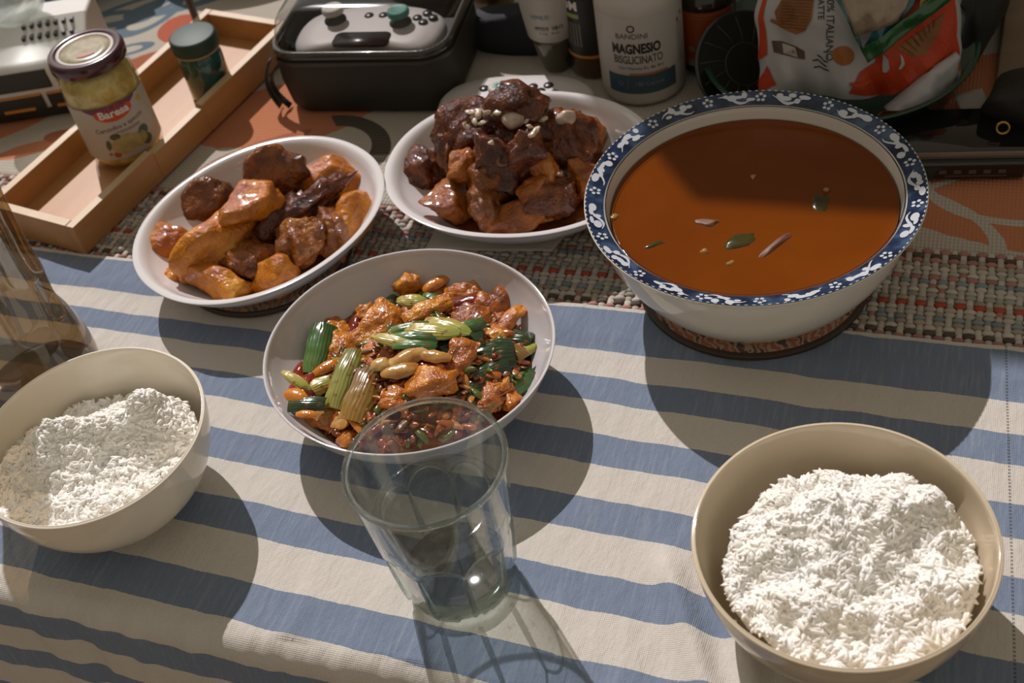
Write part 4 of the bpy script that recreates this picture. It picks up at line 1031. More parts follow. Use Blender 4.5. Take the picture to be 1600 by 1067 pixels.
# ------------------------------------------------------------------ jar of artichokes
JX = (-0.2865, 0.9265); jz = 0.0072
jar = thing('artichoke_jar', (*JX, jz), 'glass jar of artichokes with dark purple lid and printed label', 'jar')
JR = 0.0315; JH = 0.094
jp = [(0, 0.002), (0.024, 0.0015), (0.027, 0.0), (0.0295, 0.002), (JR - 0.0006, 0.006), (JR, 0.010), (JR, 0.070), (JR - 0.0008, 0.078), (JR - 0.003, 0.085), (JR - 0.0055, 0.089), (JR - 0.006, 0.094), (JR - 0.008, 0.094)]
m_jar = film('jar_glass', (0.97, 0.98, 0.95), 0.06)
obj('glass_wall', mesh(*lathe(jp, 64)), m_jar, jar)
t = NT('artichokes'); n = t.noise(55, 4, 0.6, dist=0.8)
t.set(color=t.ramp(n, [(0.32, (0.42, 0.28, 0.05)), (0.5, (0.62, 0.48, 0.15)), (0.66, (0.72, 0.62, 0.30))]), rough=0.25, sss=0.2, sssr=(1, 0.8, 0.3), ssss=0.006, normal=t.bump(n, 0.6, 0.004))
obj('artichoke_filling', mesh(*lathe([(0, 0.003), (0.026, 0.003), (JR - 0.0016, 0.010), (JR - 0.0013, 0.072), (JR - 0.004, 0.084), (JR - 0.008, 0.089), (0, 0.089)], 48)), t.m, jar)
lidz = 0.0915
m_lid = mat('purple_lid', (0.055, 0.014, 0.022), 0.22, coat=0.4)
lid = obj('lid', mesh(*lathe([(0, 0.0095), (0.024, 0.0095), (0.0245, 0.0108), (0.0285, 0.0112), (0.0305, 0.0102), (0.0315, 0.008), (0.0315, 0.001), (0.0305, 0.0), (0.029, 0.0005)], 72)), m_lid, jar, loc=(0, 0, lidz))
FJ = -1.30
obj('lid_print', mesh(*lathe([(0, 0.0), (0.014, 0.0), (0.0238, 0.0), (0.0238, -0.0006)], 48)), mat('lid_picture', (0.44, 0.37, 0.24), 0.25, c2=(0.26, 0.22, 0.11), nscale=110, coat=0.4), lid, loc=(0, 0, 0.0101))
obj('lid_ring', mesh(*lathe([(0.0212, 0.0), (0.0225, 0.0003), (0.0238, 0.0)], 60)), mat('lid_white', (0.55, 0.50, 0.46), 0.25), lid, loc=(0, 0, 0.0104))
decal('lid_logo', [ellipse(0, 0, 0.0075, 0.0022, 24, 0.15)], lambda a, b: (a + 0.002, b - 0.010, 0.0106), mat('logo_pale_red', (0.50, 0.13, 0.08), 0.3), lid, step=0.02)
JS = cyl(JR, FJ, 0.0003); JS2 = cyl(JR, FJ, 0.0006); JS3 = cyl(JR, FJ, 0.0009)
lab = decal('label', [[(x, 0.014) for x in np.linspace(-0.045, 0.045, 40)] + [(x, 0.064 - 0.009 * max(0.0, math.cos(x / 0.024 * 1.57)) if abs(x) < 0.024 else 0.064) for x in np.linspace(0.045, -0.045, 60)]], JS, mat('label_paper', (0.50, 0.47, 0.41), 0.55, c2=(0.46, 0.42, 0.36), nscale=20), jar)
decal('purple_band', [[(x, 0.0635 - 0.0085 * max(0.0, math.cos(x / 0.024 * 1.57))) for x in np.linspace(-0.0235, 0.0235, 24)] + [(x, 0.0645 + 0.0005 * math.cos(x * 60)) for x in np.linspace(0.0235, -0.0235, 24)]], JS2, mat('purple_print', (0.16, 0.035, 0.085), 0.5), lab)
decal('red_logo', [ellipse(0.001, 0.0575, 0.0165, 0.0075, 36)], JS2, mat('red_print', (0.58, 0.075, 0.025), 0.45), lab)
m_tw = mat('text_white', (0.75, 0.72, 0.68), 0.5); m_tp = mat('text_purple', (0.14, 0.05, 0.07), 0.6); m_tk = mat('text_black', (0.015, 0.013, 0.013), 0.5)
decal('logo_text', [text_polys('Baresa', 0.0098, 0.0003)], JS3, m_tw, lab, org=(0.001, 0.0545))
decal('product_text', [text_polys('Carciofini a spicchi', 0.0058)], JS2, m_tp, lab, org=(0.002, 0.0425), rot=0.06)
decal('small_text', [rect(-0.004, 0.018, 0.0395, 0.0400), rect(0.0, 0.018, 0.0380, 0.0384)], JS2, m_tp, lab)
decal('artichoke_picture', [ellipse(0.000, 0.027, 0.012, 0.009, 20, 0.2), ellipse(0.012, 0.026, 0.008, 0.007, 18)], JS2, mat('picture_cream', (0.52, 0.38, 0.17), 0.5, c2=(0.38, 0.30, 0.12), nscale=150), lab)
decal('leaf_picture', [ellipse(-0.006, 0.036, 0.0045, 0.003, 14), ellipse(-0.014, 0.029, 0.0022, 0.005, 14, -0.2), ellipse(0.019, 0.022, 0.005, 0.005, 14)], JS2, mat('picture_green', (0.09, 0.10, 0.04), 0.5), lab)
decal('green_seal', [ellipse(0.0185, 0.031, 0.0050, 0.0050, 20)], JS2, mat('seal_green', (0.05, 0.10, 0.075), 0.5), lab)
decal('tomato_picture', [ellipse(-0.010, 0.019, 0.003, 0.003, 14), ellipse(-0.0155, 0.020, 0.0015, 0.0015, 10)], JS2, mat('picture_red', (0.40, 0.07, 0.04), 0.5), lab)
decal('yellow_seal', [ellipse(0.0275, 0.057, 0.0028, 0.0028, 14)], JS2, mat('seal_yellow', (0.50, 0.36, 0.05), 0.5), lab)

# ------------------------------------------------------------------ small teal jar
sj = thing('spice_jar', (-0.2145, 0.9905, 0.0072), 'small teal glass jar with dark green lid standing in the tray', 'jar')
SR = 0.0195
t = NT('teal_glass'); t.set(color=t.ramp(t.noise(60, 3), [(0.35, (0.012, 0.055, 0.05)), (0.6, (0.025, 0.12, 0.115)), (0.75, (0.06, 0.09, 0.04))]), rough=0.08, coat=0.6, trans=0.25)
obj('jar_body', mesh(*lathe([(0, 0.001), (SR - 0.002, 0), (SR, 0.003), (SR, 0.038), (SR - 0.001, 0.042), (SR - 0.003, 0.045), (SR - 0.003, 0.049), (0, 0.049)], 56)), t.m, sj)
obj('lid', mesh(*lathe([(SR - 0.001, 0.0475), (SR + 0.0012, 0.048), (SR + 0.0014, 0.050), (SR + 0.0014, 0.0585), (SR + 0.0005, 0.0602), (SR - 0.001, 0.0607), (0, 0.0607)], 56)), mat('green_lid', (0.018, 0.045, 0.030), 0.55), sj)
obj('lid_seal', mesh(*lathe([(SR - 0.001, 0.0455), (SR + 0.0006, 0.0458), (SR + 0.0010, 0.0468), (SR - 0.001, 0.0474)], 56)), mat('lid_seal_cream', (0.45, 0.33, 0.18), 0.5), sj)
a, b = at(309, 36, 0.008), at(285, -25, 0.06)
tag(obj('wooden_stick', mesh(*tube([a + (b - a) * k / 6 for k in range(0, 9)], [0.0034, 0.0036, 0.0038, 0.0038, 0.004, 0.004, 0.004, 0.004, 0.004], 10)), mat('dark_stick', (0.030, 0.018, 0.012), 0.4)), 'dark wooden stick leaning at the far left end of the tray', 'stick')

# ------------------------------------------------------------------ dark cooking pan and plate behind the tray
c = at(372, -30, 0.0)
pan = thing('cooking_pan', (c.x + 0.01, c.y + 0.075, 0.001), 'dark grey cooking pan standing behind the far end of the tray', 'pan')
obj('pan_body', mesh(*lathe([(0, 0.0), (0.085, 0.0), (0.092, 0.004), (0.100, 0.028), (0.1035, 0.030), (0.1035, 0.032), (0.0995, 0.032), (0.0975, 0.029), (0.089, 0.006), (0, 0.005)], 80)), mat('pan_metal', (0.055, 0.05, 0.045), 0.35, metal=0.6), pan)
obj('rivet', mesh(*lathe([(0.004, 0), (0.0035, 0.002), (0.001, 0.003), (0, 0.003)], 16)), mat('rivet_metal', (0.5, 0.47, 0.42), 0.3, metal=1), pan, loc=(0.045, -0.078, 0.030))

# ------------------------------------------------------------------ white plastic appliance at the far left
m_wp = mat('white_plastic', (0.62, 0.60, 0.57), 0.35); m_bp = mat('black_plastic', (0.018, 0.016, 0.014), 0.35); m_op = mat('orange_plastic', (0.55, 0.20, 0.025), 0.4)
dv = thing('toy_appliance', (-0.318, 1.012, 0.001), 'white plastic appliance with slotted sloping top and orange trimmed front', 'appliance', rz=R(-6))
WD, DD, HH = 0.190, 0.085, 0.072
def dev_prof(x):
    return [Vector((x, 0.0, 0.010)), Vector((x, -0.002, 0.050)), Vector((x, 0.003, 0.056)), Vector((x, 0.030, 0.060)), Vector((x, 0.052, HH)), Vector((x, DD - 0.004, HH)), Vector((x, DD, HH - 0.004)), Vector((x, DD, 0.010))]
V = dev_prof(-WD) + dev_prof(0)
obj('housing', (V, [tuple(range(8)), tuple(range(15, 7, -1))] + [(k, 8 + k, 8 + (k + 1) % 8, (k + 1) % 8) for k in range(8)], False), m_wp, dv, bevel=0.004)
obj('base', box(-WD + 0.003, -0.003, 0.003, DD - 0.003, 0.0, 0.0102), m_bp, dv, bevel=0.001)
for k in range(7):                                      # vents on the sloping part of the top
    x = -0.060 + k * 0.0075
    for r_ in range(2):
        y0 = 0.0325 + r_ * 0.0105; zz = 0.060 + (y0 - 0.030) * (HH - 0.060) / 0.022
        obj('vent_slot', box(x, x + 0.0030, y0, y0 + 0.0062, zz - 0.001, zz + 0.0035), m_bp, dv)
fy = -0.0016
obj('display', box(-0.130, -0.036, fy - 0.001, fy + 0.002, 0.032, 0.051), m_bp, dv, bevel=0.003)
kn = obj('knob_ring', mesh(*lathe([(0.0045, 0), (0.0075, 0.0005), (0.0075, 0.002), (0.0045, 0.0025)], 28)), m_op, dv, loc=(-0.022, fy, 0.040)); kn.rotation_euler = (R(90), 0, 0)
kc = obj('knob', mesh(*lathe([(0.0045, 0.0022), (0, 0.0022)], 20)), m_bp, kn)
for x0, x1 in ((-0.170, -0.100), (-0.095, -0.050), (-0.045, -0.006)):
    rc = obj('socket', box(x0, x1, fy - 0.0008, fy + 0.003, 0.0125, 0.027), m_bp, dv)
    obj('socket_trim', box(x0 + 0.006, x1 - 0.010, fy - 0.0022, fy + 0.001, 0.0125, 0.0150), m_op, rc)
    obj('socket_trim', box(x0, x1, fy - 0.0014, fy + 0.001, 0.0262, 0.0275), m_op, rc)

# clear glass bowl on the appliance, small clear glass beside it, blue bag behind
p = at(55, 20, 0.09)
gb = obj('glass_bowl', mesh(*lathe([(0, 0.0), (0.012, 0.0), (0.015, 0.002), (0.026, 0.012), (0.036, 0.028), (0.042, 0.050), (0.0405, 0.050), (0.0345, 0.028), (0.0245, 0.013), (0.012, 0.004), (0, 0.004)], 56)), glass('clear_glass_ware', (0.96, 0.98, 0.97), clear=0.55), loc=(p.x - 0.014, p.y + 0.030, 0.0735), rot=(R(8), R(-18), 0))
tag(gb, 'clear glass bowl standing on the white appliance', 'bowl')
p = at(-2, 130, 0.02)
gg = obj('glass_bottle', mesh(*lathe([(0, 0), (0.014, 0), (0.016, 0.003), (0.016, 0.045), (0.009, 0.058), (0.008, 0.075), (0.0065, 0.075), (0.0075, 0.058), (0.0145, 0.045), (0.0145, 0.004), (0, 0.003)], 40)), bpy.data.materials['clear_glass_ware'], loc=(p.x - 0.010, p.y, 0.0012))
tag(gg, 'small clear glass bottle at the left picture edge', 'bottle')
p = at(100, -10, 0.03)
V, Fc = chunk(61, (0.085, 0.045, 0.05), 8, 0.25, 0.10, 4, (0.5, 0.85))
tag(obj('plastic_bag', mesh([(x, y, z + 0.042) for x, y, z in V], Fc), mat('blue_plastic', (0.02, 0.16, 0.36), 0.3, c2=(0.03, 0.22, 0.46), coat=0.4), loc=(p.x - 0.01, p.y + 0.055, 0)), 'crumpled bright blue plastic bag behind the white appliance', 'bag')

# ------------------------------------------------------------------ controller case
CA = R(-20.7); cc = Vector((-0.1525, 0.9395, 0.001))
case = thing('controller_case', cc, 'black carrying case with clear lid showing a white game controller', 'case', rz=CA)
CW, CD, CR = 0.158, 0.118, 0.026
def rrect(w, d, r, n=8, inset=0.0, ox=0.0, oy=0.0):
    P = []
    for cx, cy, a0 in ((w - r, r, -90), (w - r, d - r, 0), (r, d - r, 90), (r, r, 180)):
        for k in range(n + 1):
            a = R(a0 + 90 * k / n); q = r - inset; P.append((cx + q * math.cos(a) + ox, cy + q * math.sin(a) + oy))
    return P
def loft(levels, cap0=True, cap1=True):
    n = len(levels[0][0]); V = [(x, y, z) for P, z in levels for x, y in P]
    Fc = [(j * n + k, j * n + (k + 1) % n, (j + 1) * n + (k + 1) % n, (j + 1) * n + k) for j in range(len(levels) - 1) for k in range(n)]
    if cap0: Fc.append(tuple(range(n - 1, -1, -1)))
    if cap1: Fc.append(tuple(range((len(levels) - 1) * n, len(levels) * n)))
    return V, Fc
m_case = mat('black_case', (0.022, 0.019, 0.013), 0.6, bump=0.3, bscale=900, bdist=0.0003)
body = obj('case_body', mesh(*loft([(rrect(CW, CD, CR, inset=0.006), 0.0), (rrect(CW, CD, CR, inset=0.002), 0.006), (rrect(CW, CD, CR, inset=-0.001), 0.030), (rrect(CW, CD, CR), 0.056), (rrect(CW, CD, CR, inset=0.004), 0.056), (rrect(CW, CD, CR, inset=0.004), 0.036)])), m_case, case, autosmooth=35)
obj('zip', mesh(*loft([(rrect(CW, CD, CR, inset=-0.0018), 0.050), (rrect(CW, CD, CR, inset=-0.0022), 0.052), (rrect(CW, CD, CR, inset=-0.0018), 0.054)], False, False)), mat('zip_black', (0.03, 0.027, 0.022), 0.4), case)
obj('lid_rim', mesh(*loft([(rrect(CW, CD, CR, inset=-0.001), 0.0565), (rrect(CW, CD, CR, inset=-0.0015), 0.0600), (rrect(CW, CD, CR, inset=0.0005), 0.0622), (rrect(CW, CD, CR, inset=0.0035), 0.0622), (rrect(CW, CD, CR, inset=0.0035), 0.0570)], False, False)), mat('rim_gloss', (0.03, 0.026, 0.02), 0.2, coat=0.5), case)
t = NT('clear_shell'); tr = t.n('BsdfTransparent', {0: (0.80, 0.79, 0.78, 1)}); gl = t.n('BsdfGlossy', {0: (1, 1, 1, 1), 'Roughness': 0.06}); mx = t.n('MixShader', {0: thin_fresnel(t, 1.45), 1: tr.outputs[0], 2: gl.outputs[0]}); t.t.links.new(mx.outputs[0], t.out.inputs[0])
obj('clear_lid', mesh(*loft([(rrect(CW, CD, CR, inset=0.003), 0.0605), (rrect(CW, CD, CR, inset=0.004), 0.070), (rrect(CW, CD, CR, inset=0.007), 0.080), (rrect(CW, CD, CR, inset=0.012), 0.087), (rrect(CW, CD, CR, inset=0.022), 0.090), (rrect(CW * 0.5, CD * 0.5, CR * 0.5, ox=CW * 0.25, oy=CD * 0.25), 0.0915)], False)), t.m, case, autosmooth=50)
for x0 in (0.004, -0.006):
    q0 = Vector((x0, 0.018, 0.045))
    obj('strap', mesh(*sheet(10, 3, lambda s, q: q0 + Vector((-0.014 * math.sin(s * 3.0) * (1 if x0 > 0 else 0.6), -0.006 * s + (q - 0.5) * 0.007, -0.044 * s)), lambda s, q: 0.0012)), m_case, case)

# the white controller inside
M_ = case.matrix_basis.copy()
m_pad = mat('pad_white', (0.56, 0.53, 0.52), 0.5); m_btn = mat('pad_black', (0.02, 0.018, 0.018), 0.3)
def controller(name, loc, rz, label, caps, closed, buttons):
    """white game pad: body with two grips, two sticks with rubber caps, buttons"""
    t = thing(name, loc, label, 'controller', rz=rz)
    def outline(k):
        P = []
        for i in range(64):
            a = 2 * math.pi * i / 64; x = 0.066 * math.copysign(abs(math.cos(a)) ** 0.75, math.cos(a)); y = 0.036 * math.copysign(abs(math.sin(a)) ** 0.8, math.sin(a))
            if y < 0: y *= 0.62 + 0.85 * (abs(x) / 0.066) ** 1.5
            P.append((x * k, y * k))
        return P
    obj('shell', mesh(*loft([(outline(0.86), 0.0), (outline(0.97), 0.004), (outline(1.0), 0.010), (outline(0.985), 0.016), (outline(0.92), 0.0195), (outline(0.70), 0.021), (outline(0.3), 0.0215)])), m_pad, t, autosmooth=60)
    for (x, y), m, nm in caps:
        s = obj('stick', mesh(*lathe([(0.010, 0.0), (0.0095, 0.003), (0.0045, 0.005), (0.0042, 0.009), (0.0075, 0.0098)], 28)), m_btn, t, loc=(x, y, 0.0195))
        cp = obj('stick_cap', mesh(*lathe([(0.0070, 0.0085), (0.0092, 0.0095), (0.0097, 0.0120), (0.0090, 0.0142), (0.0072, 0.0150), (0.0060, 0.0146), (0, 0.0142)], 32)), m, s); cp['label'] = nm
        if closed is None:
            for q in range(5): obj('petal', mesh(*lathe([(0.0022, 0), (0.0014, 0.0006), (0, 0.0007)], 12)), mat('petal_teal', (0.04, 0.30, 0.25), 0.4), cp, loc=(0.0034 * math.cos(q * 1.2566), 0.0034 * math.sin(q * 1.2566), 0.0143))
    for x, y in buttons: obj('button', mesh(*lathe([(0.0042, 0), (0.0042, 0.0022), (0.0034, 0.003), (0, 0.003)], 20)), m_btn, t, loc=(x, y, 0.0195))
    return t
m_capw = mat('cap_white', (0.52, 0.48, 0.42), 0.6); m_capt = mat('cap_teal', (0.05, 0.26, 0.21), 0.6)
cpos = cc + Vector((0.5 * CW * math.cos(CA) - 0.0475 * math.sin(CA), 0.5 * CW * math.sin(CA) + 0.0475 * math.cos(CA), 0.0365))
g1 = controller('game_controller', cpos, CA, 'white game controller with white and teal stick caps inside the case', (((-0.034, 0.010), m_capw, 'white stick cap'), ((0.027, 0.004), m_capt, 'teal stick cap')), True, ((0.047, 0.018), (0.054, 0.011), (0.040, 0.011), (0.047, 0.004), (-0.005, 0.016), (0.008, 0.016)))
obj('black_panel', mesh(*loft([(rrect(0.050, 0.020, 0.006), 0.0), (rrect(0.050, 0.020, 0.006), 0.0022)])), m_btn, g1, loc=(-0.026, -0.030, 0.0196))
PC = Vector((0.0440, 0.8600, 0.001)); PR = R(-18)
def on_pad(x, y, z=0.022):
    q = at(x, y, z) - PC; return (q.x * math.cos(PR) + q.y * math.sin(PR), -q.x * math.sin(PR) + q.y * math.cos(PR))
controller('game_controller', PC, PR, 'white game controller with flowered stick cap lying behind the rib dish', ((on_pad(780, 135, 0.034), m_capw, 'white stick cap with teal flower'),), None, [on_pad(x, y) for x, y in ((833, 136), (845, 143), (857, 134), (866, 146), (757, 139))])

# ------------------------------------------------------------------ bottles
def bottle(name, c, prof, m, label, seg=64, cat='bottle'):
    t = thing(name, (c[0], c[1], 0.001), label, cat); obj('bottle_body', mesh(*lathe(prof, seg)), m, t); return t
# white supplement bottle
WB = (0.1535, 0.8715); WR = 0.0345
wb = bottle('supplement_bottle', WB, [(0, 0.001), (WR - 0.004, 0), (WR - 0.001, 0.002), (WR, 0.006), (WR, 0.086), (WR - 0.002, 0.093), (WR - 0.008, 0.100), (0.021, 0.103), (0.021, 0.108), (0, 0.108)], mat('white_hdpe', (0.50, 0.46, 0.42), 0.4), 'white supplement bottle with blue band and black lettering')
obj('cap', mesh(*lathe([(0.0245, 0.1045), (0.0245, 0.122), (0.0235, 0.124), (0, 0.124)], 48)), mat('white_cap', (0.5, 0.47, 0.43), 0.4), wb)
FW = math.atan2(-WB[1], -WB[0] - 0.0) - 0.04
WS = cyl(WR, FW, 0.00025); WS2 = cyl(WR, FW, 0.0005)
wl = decal('label', [rect(-0.046, 0.052, 0.0125, 0.083)], WS, mat('bottle_label', (0.50, 0.47, 0.44), 0.5), wb)
band = [(x, 0.0145) for x in np.linspace(-0.032, 0.032, 24)] + [(x, 0.0325) for x in np.linspace(0.032, -0.032, 24)]
decal('blue_band', [rect(-0.030, 0.030, 0.0135, 0.0310)], WS2, mat('band_blue', (0.045, 0.085, 0.115), 0.4), wl)
decal('bronze_arc', [[(x, 0.0312) for x in np.linspace(-0.010, 0.022, 12)] + [(x, 0.0330) for x in np.linspace(0.022, -0.010, 12)]], WS2, mat('bronze_print', (0.42, 0.16, 0.05), 0.35), wl)
WS3 = cyl(WR, FW, 0.0008)
decal('name_text', [text_polys('MAGNESIO', 0.0094, 0.0004, kx=0.86, ky=1.25)], WS2, m_tk, wl, org=(-0.003, 0.0515))
decal('type_text', [text_polys('BISGLICINATO', 0.0078, 0.0001, kx=0.80, ky=1.3)], WS2, mat('text_grey', (0.06, 0.055, 0.055), 0.5), wl, org=(-0.002, 0.0420))
decal('subtitle_text', [text_polys('Con Vitamina B1, B6, B12', 0.0036)], WS2, bpy.data.materials['text_grey'], wl, org=(0.0, 0.0365))
decal('brand_text', [text_polys('BANDINI', 0.0066)], WS2, bpy.data.materials['text_grey'], wl, org=(-0.006, 0.0645))
decal('brand_mark', [ellipse(-0.006 + 0.0027 * math.cos(a), 0.0735 + 0.0027 * math.sin(a), 0.0007, 0.0007, 8) for a in np.linspace(0.2, 6.0, 22)] + [rect(-0.017, 0.006, 0.0627, 0.0630)], WS2, bpy.data.materials['text_grey'], wl, step=1)
decal('count_text', [text_polys('180 Capsule', 0.0050)], WS3, mat('text_pale', (0.22, 0.24, 0.25), 0.5), wl, org=(0.006, 0.0215))
decal('count_mark', [ellipse(-0.018 + 0.0018 * math.cos(a), 0.0232 + 0.0018 * math.sin(a), 0.0004, 0.0004, 6) for a in np.linspace(0, 6, 16)] + [rect(-0.0122, -0.0119, 0.0185, 0.0285)], WS3, bpy.data.materials['text_pale'], wl, step=1)
decal('fine_print', [rect(0.0345, 0.0445 - 0.001 * (k % 3), 0.030 + 0.0021 * k, 0.0306 + 0.0021 * k) for k in range(17)], WS2, mat('text_fine', (0.20, 0.18, 0.17), 0.6), wl)
decal('fine_dot', [ellipse(0.037, 0.068, 0.0014, 0.0024, 12), ellipse(0.042, 0.072, 0.0012, 0.0022, 12)], WS2, mat('dot_brown', (0.22, 0.10, 0.03), 0.5), wl)

# orange-labelled brown bottle
ob = bottle('medicine_bottle', (0.2110, 0.8850), [(0, 0.001), (0.022, 0), (0.0245, 0.004), (0.025, 0.010), (0.025, 0.062), (0.0235, 0.070), (0.014, 0.080), (0.011, 0.083), (0.011, 0.10), (0, 0.10)], mat('brown_glass', (0.018, 0.010, 0.006), 0.08, coat=0.6), 'dark brown bottle with orange label right of the white supplement bottle')
FO = math.atan2(-0.885, -0.211); OS = cyl(0.025, FO, 0.0003); OS2 = cyl(0.025, FO, 0.0006)
ol = decal('label', [rect(-0.030, 0.026, 0.010, 0.060)], OS, mat('orange_label', (0.30, 0.055, 0.012), 0.5, c2=(0.36, 0.075, 0.015), nscale=25), ob)
decal('label_edge', [rect(0.024, 0.027, 0.012, 0.060), rect(-0.016, 0.016, 0.0105, 0.0165), rect(-0.030, -0.020, 0.050, 0.060)], OS2, mat('label_grey', (0.26, 0.22, 0.19), 0.5), ol)
decal('label_text', [rect(-0.012, 0.018, 0.0575, 0.058), rect(-0.014, 0.010, 0.0545, 0.0549), ellipse(-0.013, 0.0265, 0.003, 0.003, 14)], OS2, mat('label_pale_red', (0.36, 0.16, 0.09), 0.5), ol)

# black-labelled jar half hidden behind the white bottle
bb = bottle('vitamin_bottle', (0.1205, 0.9120), [(0, 0.001), (0.019, 0), (0.021, 0.003), (0.021, 0.075), (0.016, 0.085), (0.013, 0.09), (0.013, 0.105), (0, 0.105)], mat('amber_dark', (0.07, 0.028, 0.010), 0.15, coat=0.5), 'dark bottle with black label half hidden behind the white supplement bottle')
FB = math.atan2(-0.912, -0.1205) - 0.75; BS = cyl(0.021, FB, 0.0003); BS2 = cyl(0.021, FB, 0.0006)
bl_ = decal('label', [rect(-0.024, 0.024, 0.024, 0.076)], BS, mat('black_label', (0.016, 0.016, 0.012), 0.45), bb)
decal('orange_stripe', [rect(-0.024, 0.024, 0.021, 0.0238)], BS2, m_op, bl_)
decal('label_letters', [text_polys('OM', 0.011, 0.0004)], BS2, m_tw, bl_, org=(-0.003, 0.066))
decal('label_patch', [rect(-0.010, 0.006, 0.0585, 0.0625)], BS2, mat('patch_green', (0.26, 0.34, 0.10), 0.5), bl_)
decal('label_lines', [rect(-0.010 + 0.003 * k, -0.0085 + 0.003 * k, 0.032, 0.054) for k in range(6)], BS2, mat('text_dim', (0.16, 0.15, 0.12), 0.6), bl_)

# white lotion bottle standing on a dark clear cap
tb = thing('lotion_bottle', (0.0890, 0.9250, 0.001), 'white lotion bottle upside down on its dark clear cap', 'bottle')
obj('clear_cap', mesh(*lathe([(0, 0), (0.011, 0), (0.0125, 0.003), (0.019, 0.030), (0.0205, 0.036), (0, 0.036)], 48)), mat('dark_clear_cap', (0.055, 0.050, 0.030), 0.12, coat=0.5), tb)
tbp = lambda z: 0.0215 + 0.005 * min(1, (z - 0.036) / 0.05)
obj('bottle_body', mesh(*lathe([(0.018, 0.035), (0.0212, 0.036), (tbp(0.05), 0.05), (tbp(0.07), 0.07), (tbp(0.09), 0.09), (0.024, 0.105), (0, 0.108)], 48)), mat('milky_plastic', (0.46, 0.43, 0.38), 0.4), tb)
FT = math.atan2(-0.925, -0.089); TS = cyl(tbp, FT, 0.0004)
decal('brand_text', [text_polys('VENUS', 0.0055)], TS, mat('text_blue', (0.05, 0.20, 0.28), 0.5), tb, org=(-0.010, 0.0600))
decal('spec_text', [text_polys('VITD3  VB12', 0.0046, 0.0001)], TS, m_tk, tb, org=(-0.003, 0.0490))
decal('spec_small', [text_polys('5 mg    b.c.p', 0.0034)], TS, bpy.data.materials['text_grey'], tb, org=(-0.003, 0.0450))

# golden brown bottle and the soft things behind
p = at(760, 30, 0.0)
gbt = bottle('amber_bottle', (p.x + 0.008, p.y + 0.012), [(0, 0.001), (0.018, 0), (0.0215, 0.004), (0.0225, 0.012), (0.0225, 0.09), (0.010, 0.11), (0.010, 0.14), (0, 0.14)], mat('golden_glass', (0.10, 0.052, 0.016), 0.15, c2=(0.16, 0.085, 0.03), coat=0.6), 'golden brown bottle behind the controller case')
obj('label_foil', mesh(*lathe([(0.0227, 0.020), (0.0229, 0.030), (0.0229, 0.08)], 40)), mat('bronze_foil', (0.12, 0.065, 0.025), 0.3, metal=0.6), gbt)
p = at(795, 100, 0.0)
V, Fc = chunk(71, (0.062, 0.024, 0.034), 8, 0.1, 0.02, 4, (0.5, 0.8))
tag(obj('navy_pouch', mesh([(x, y, z + 0.018) for x, y, z in V], Fc), mat('navy_cloth', (0.012, 0.014, 0.020), 0.8, bump=0.3, bscale=700), loc=(p.x + 0.026, p.y + 0.024, 0.0), rot=(0, 0, R(-18))), 'dark navy pouch lying behind the white controller', 'pouch')
p = at(748, 62, 0.02)
V, Fc = chunk(72, (0.016, 0.010, 0.012), 5, 0.3, 0.1, 3)
tag(obj('blue_cloth', mesh([(x, y, z + 0.016) for x, y, z in V], Fc), mat('grey_blue_cloth', (0.06, 0.10, 0.13), 0.9), loc=(p.x, p.y + 0.014, 0.0)), 'scrap of grey blue cloth between case and amber bottle', 'cloth')

# ------------------------------------------------------------------ green tub with plate and snack bag
TB = (0.300, 0.822)
tub = thing('green_tub', (*TB, 0.001), 'round green plastic tub holding the snack bag behind the soup bowl', 'tub')
t = NT('green_plastic'); t.set(color=(0.008, 0.055, 0.030), rough=0.2, coat=0.3, trans=0.15)
obj('tub_wall', mesh(*lathe([(0, 0), (0.088, 0), (0.093, 0.003), (0.103, 0.030), (0.1065, 0.032), (0.1062, 0.0335), (0.1015, 0.0325), (0.0905, 0.006), (0, 0.004)], 80)), t.m, tub)
# dark plate with radial lines leaning in the tub
p = at(1150, 95, 0.045)
pl = thing('radial_plate', (p.x + 0.012, p.y + 0.020, 0.026), 'dark round plate with radial line pattern leaning in the green tub', 'plate'); pl.rotation_euler = (R(52), R(6), R(10))
obj('plate_disc', mesh(*lathe([(0, 0), (0.040, 0), (0.043, 0.002), (0.0425, 0.0035), (0.040, 0.0025), (0, 0.0025)], 56)), mat('dark_glass_plate', (0.018, 0.018, 0.012), 0.2, coat=0.4), pl)
for k in range(14):
    a = 2 * math.pi * k / 14; obj('radial_line', mesh(*tube([(r_ * math.cos(a + 0.15 * r_ * 40), r_ * math.sin(a + 0.15 * r_ * 40), 0.0027) for r_ in (0.018, 0.024, 0.031, 0.038)], 0.0004, 5)), mat('line_olive', (0.07, 0.06, 0.035), 0.4), pl)
obj('ring_line', mesh(*lathe([(0.0165, 0.0026), (0.0169, 0.0032), (0.0173, 0.0026)], 48)), bpy.data.materials['line_olive'], pl)

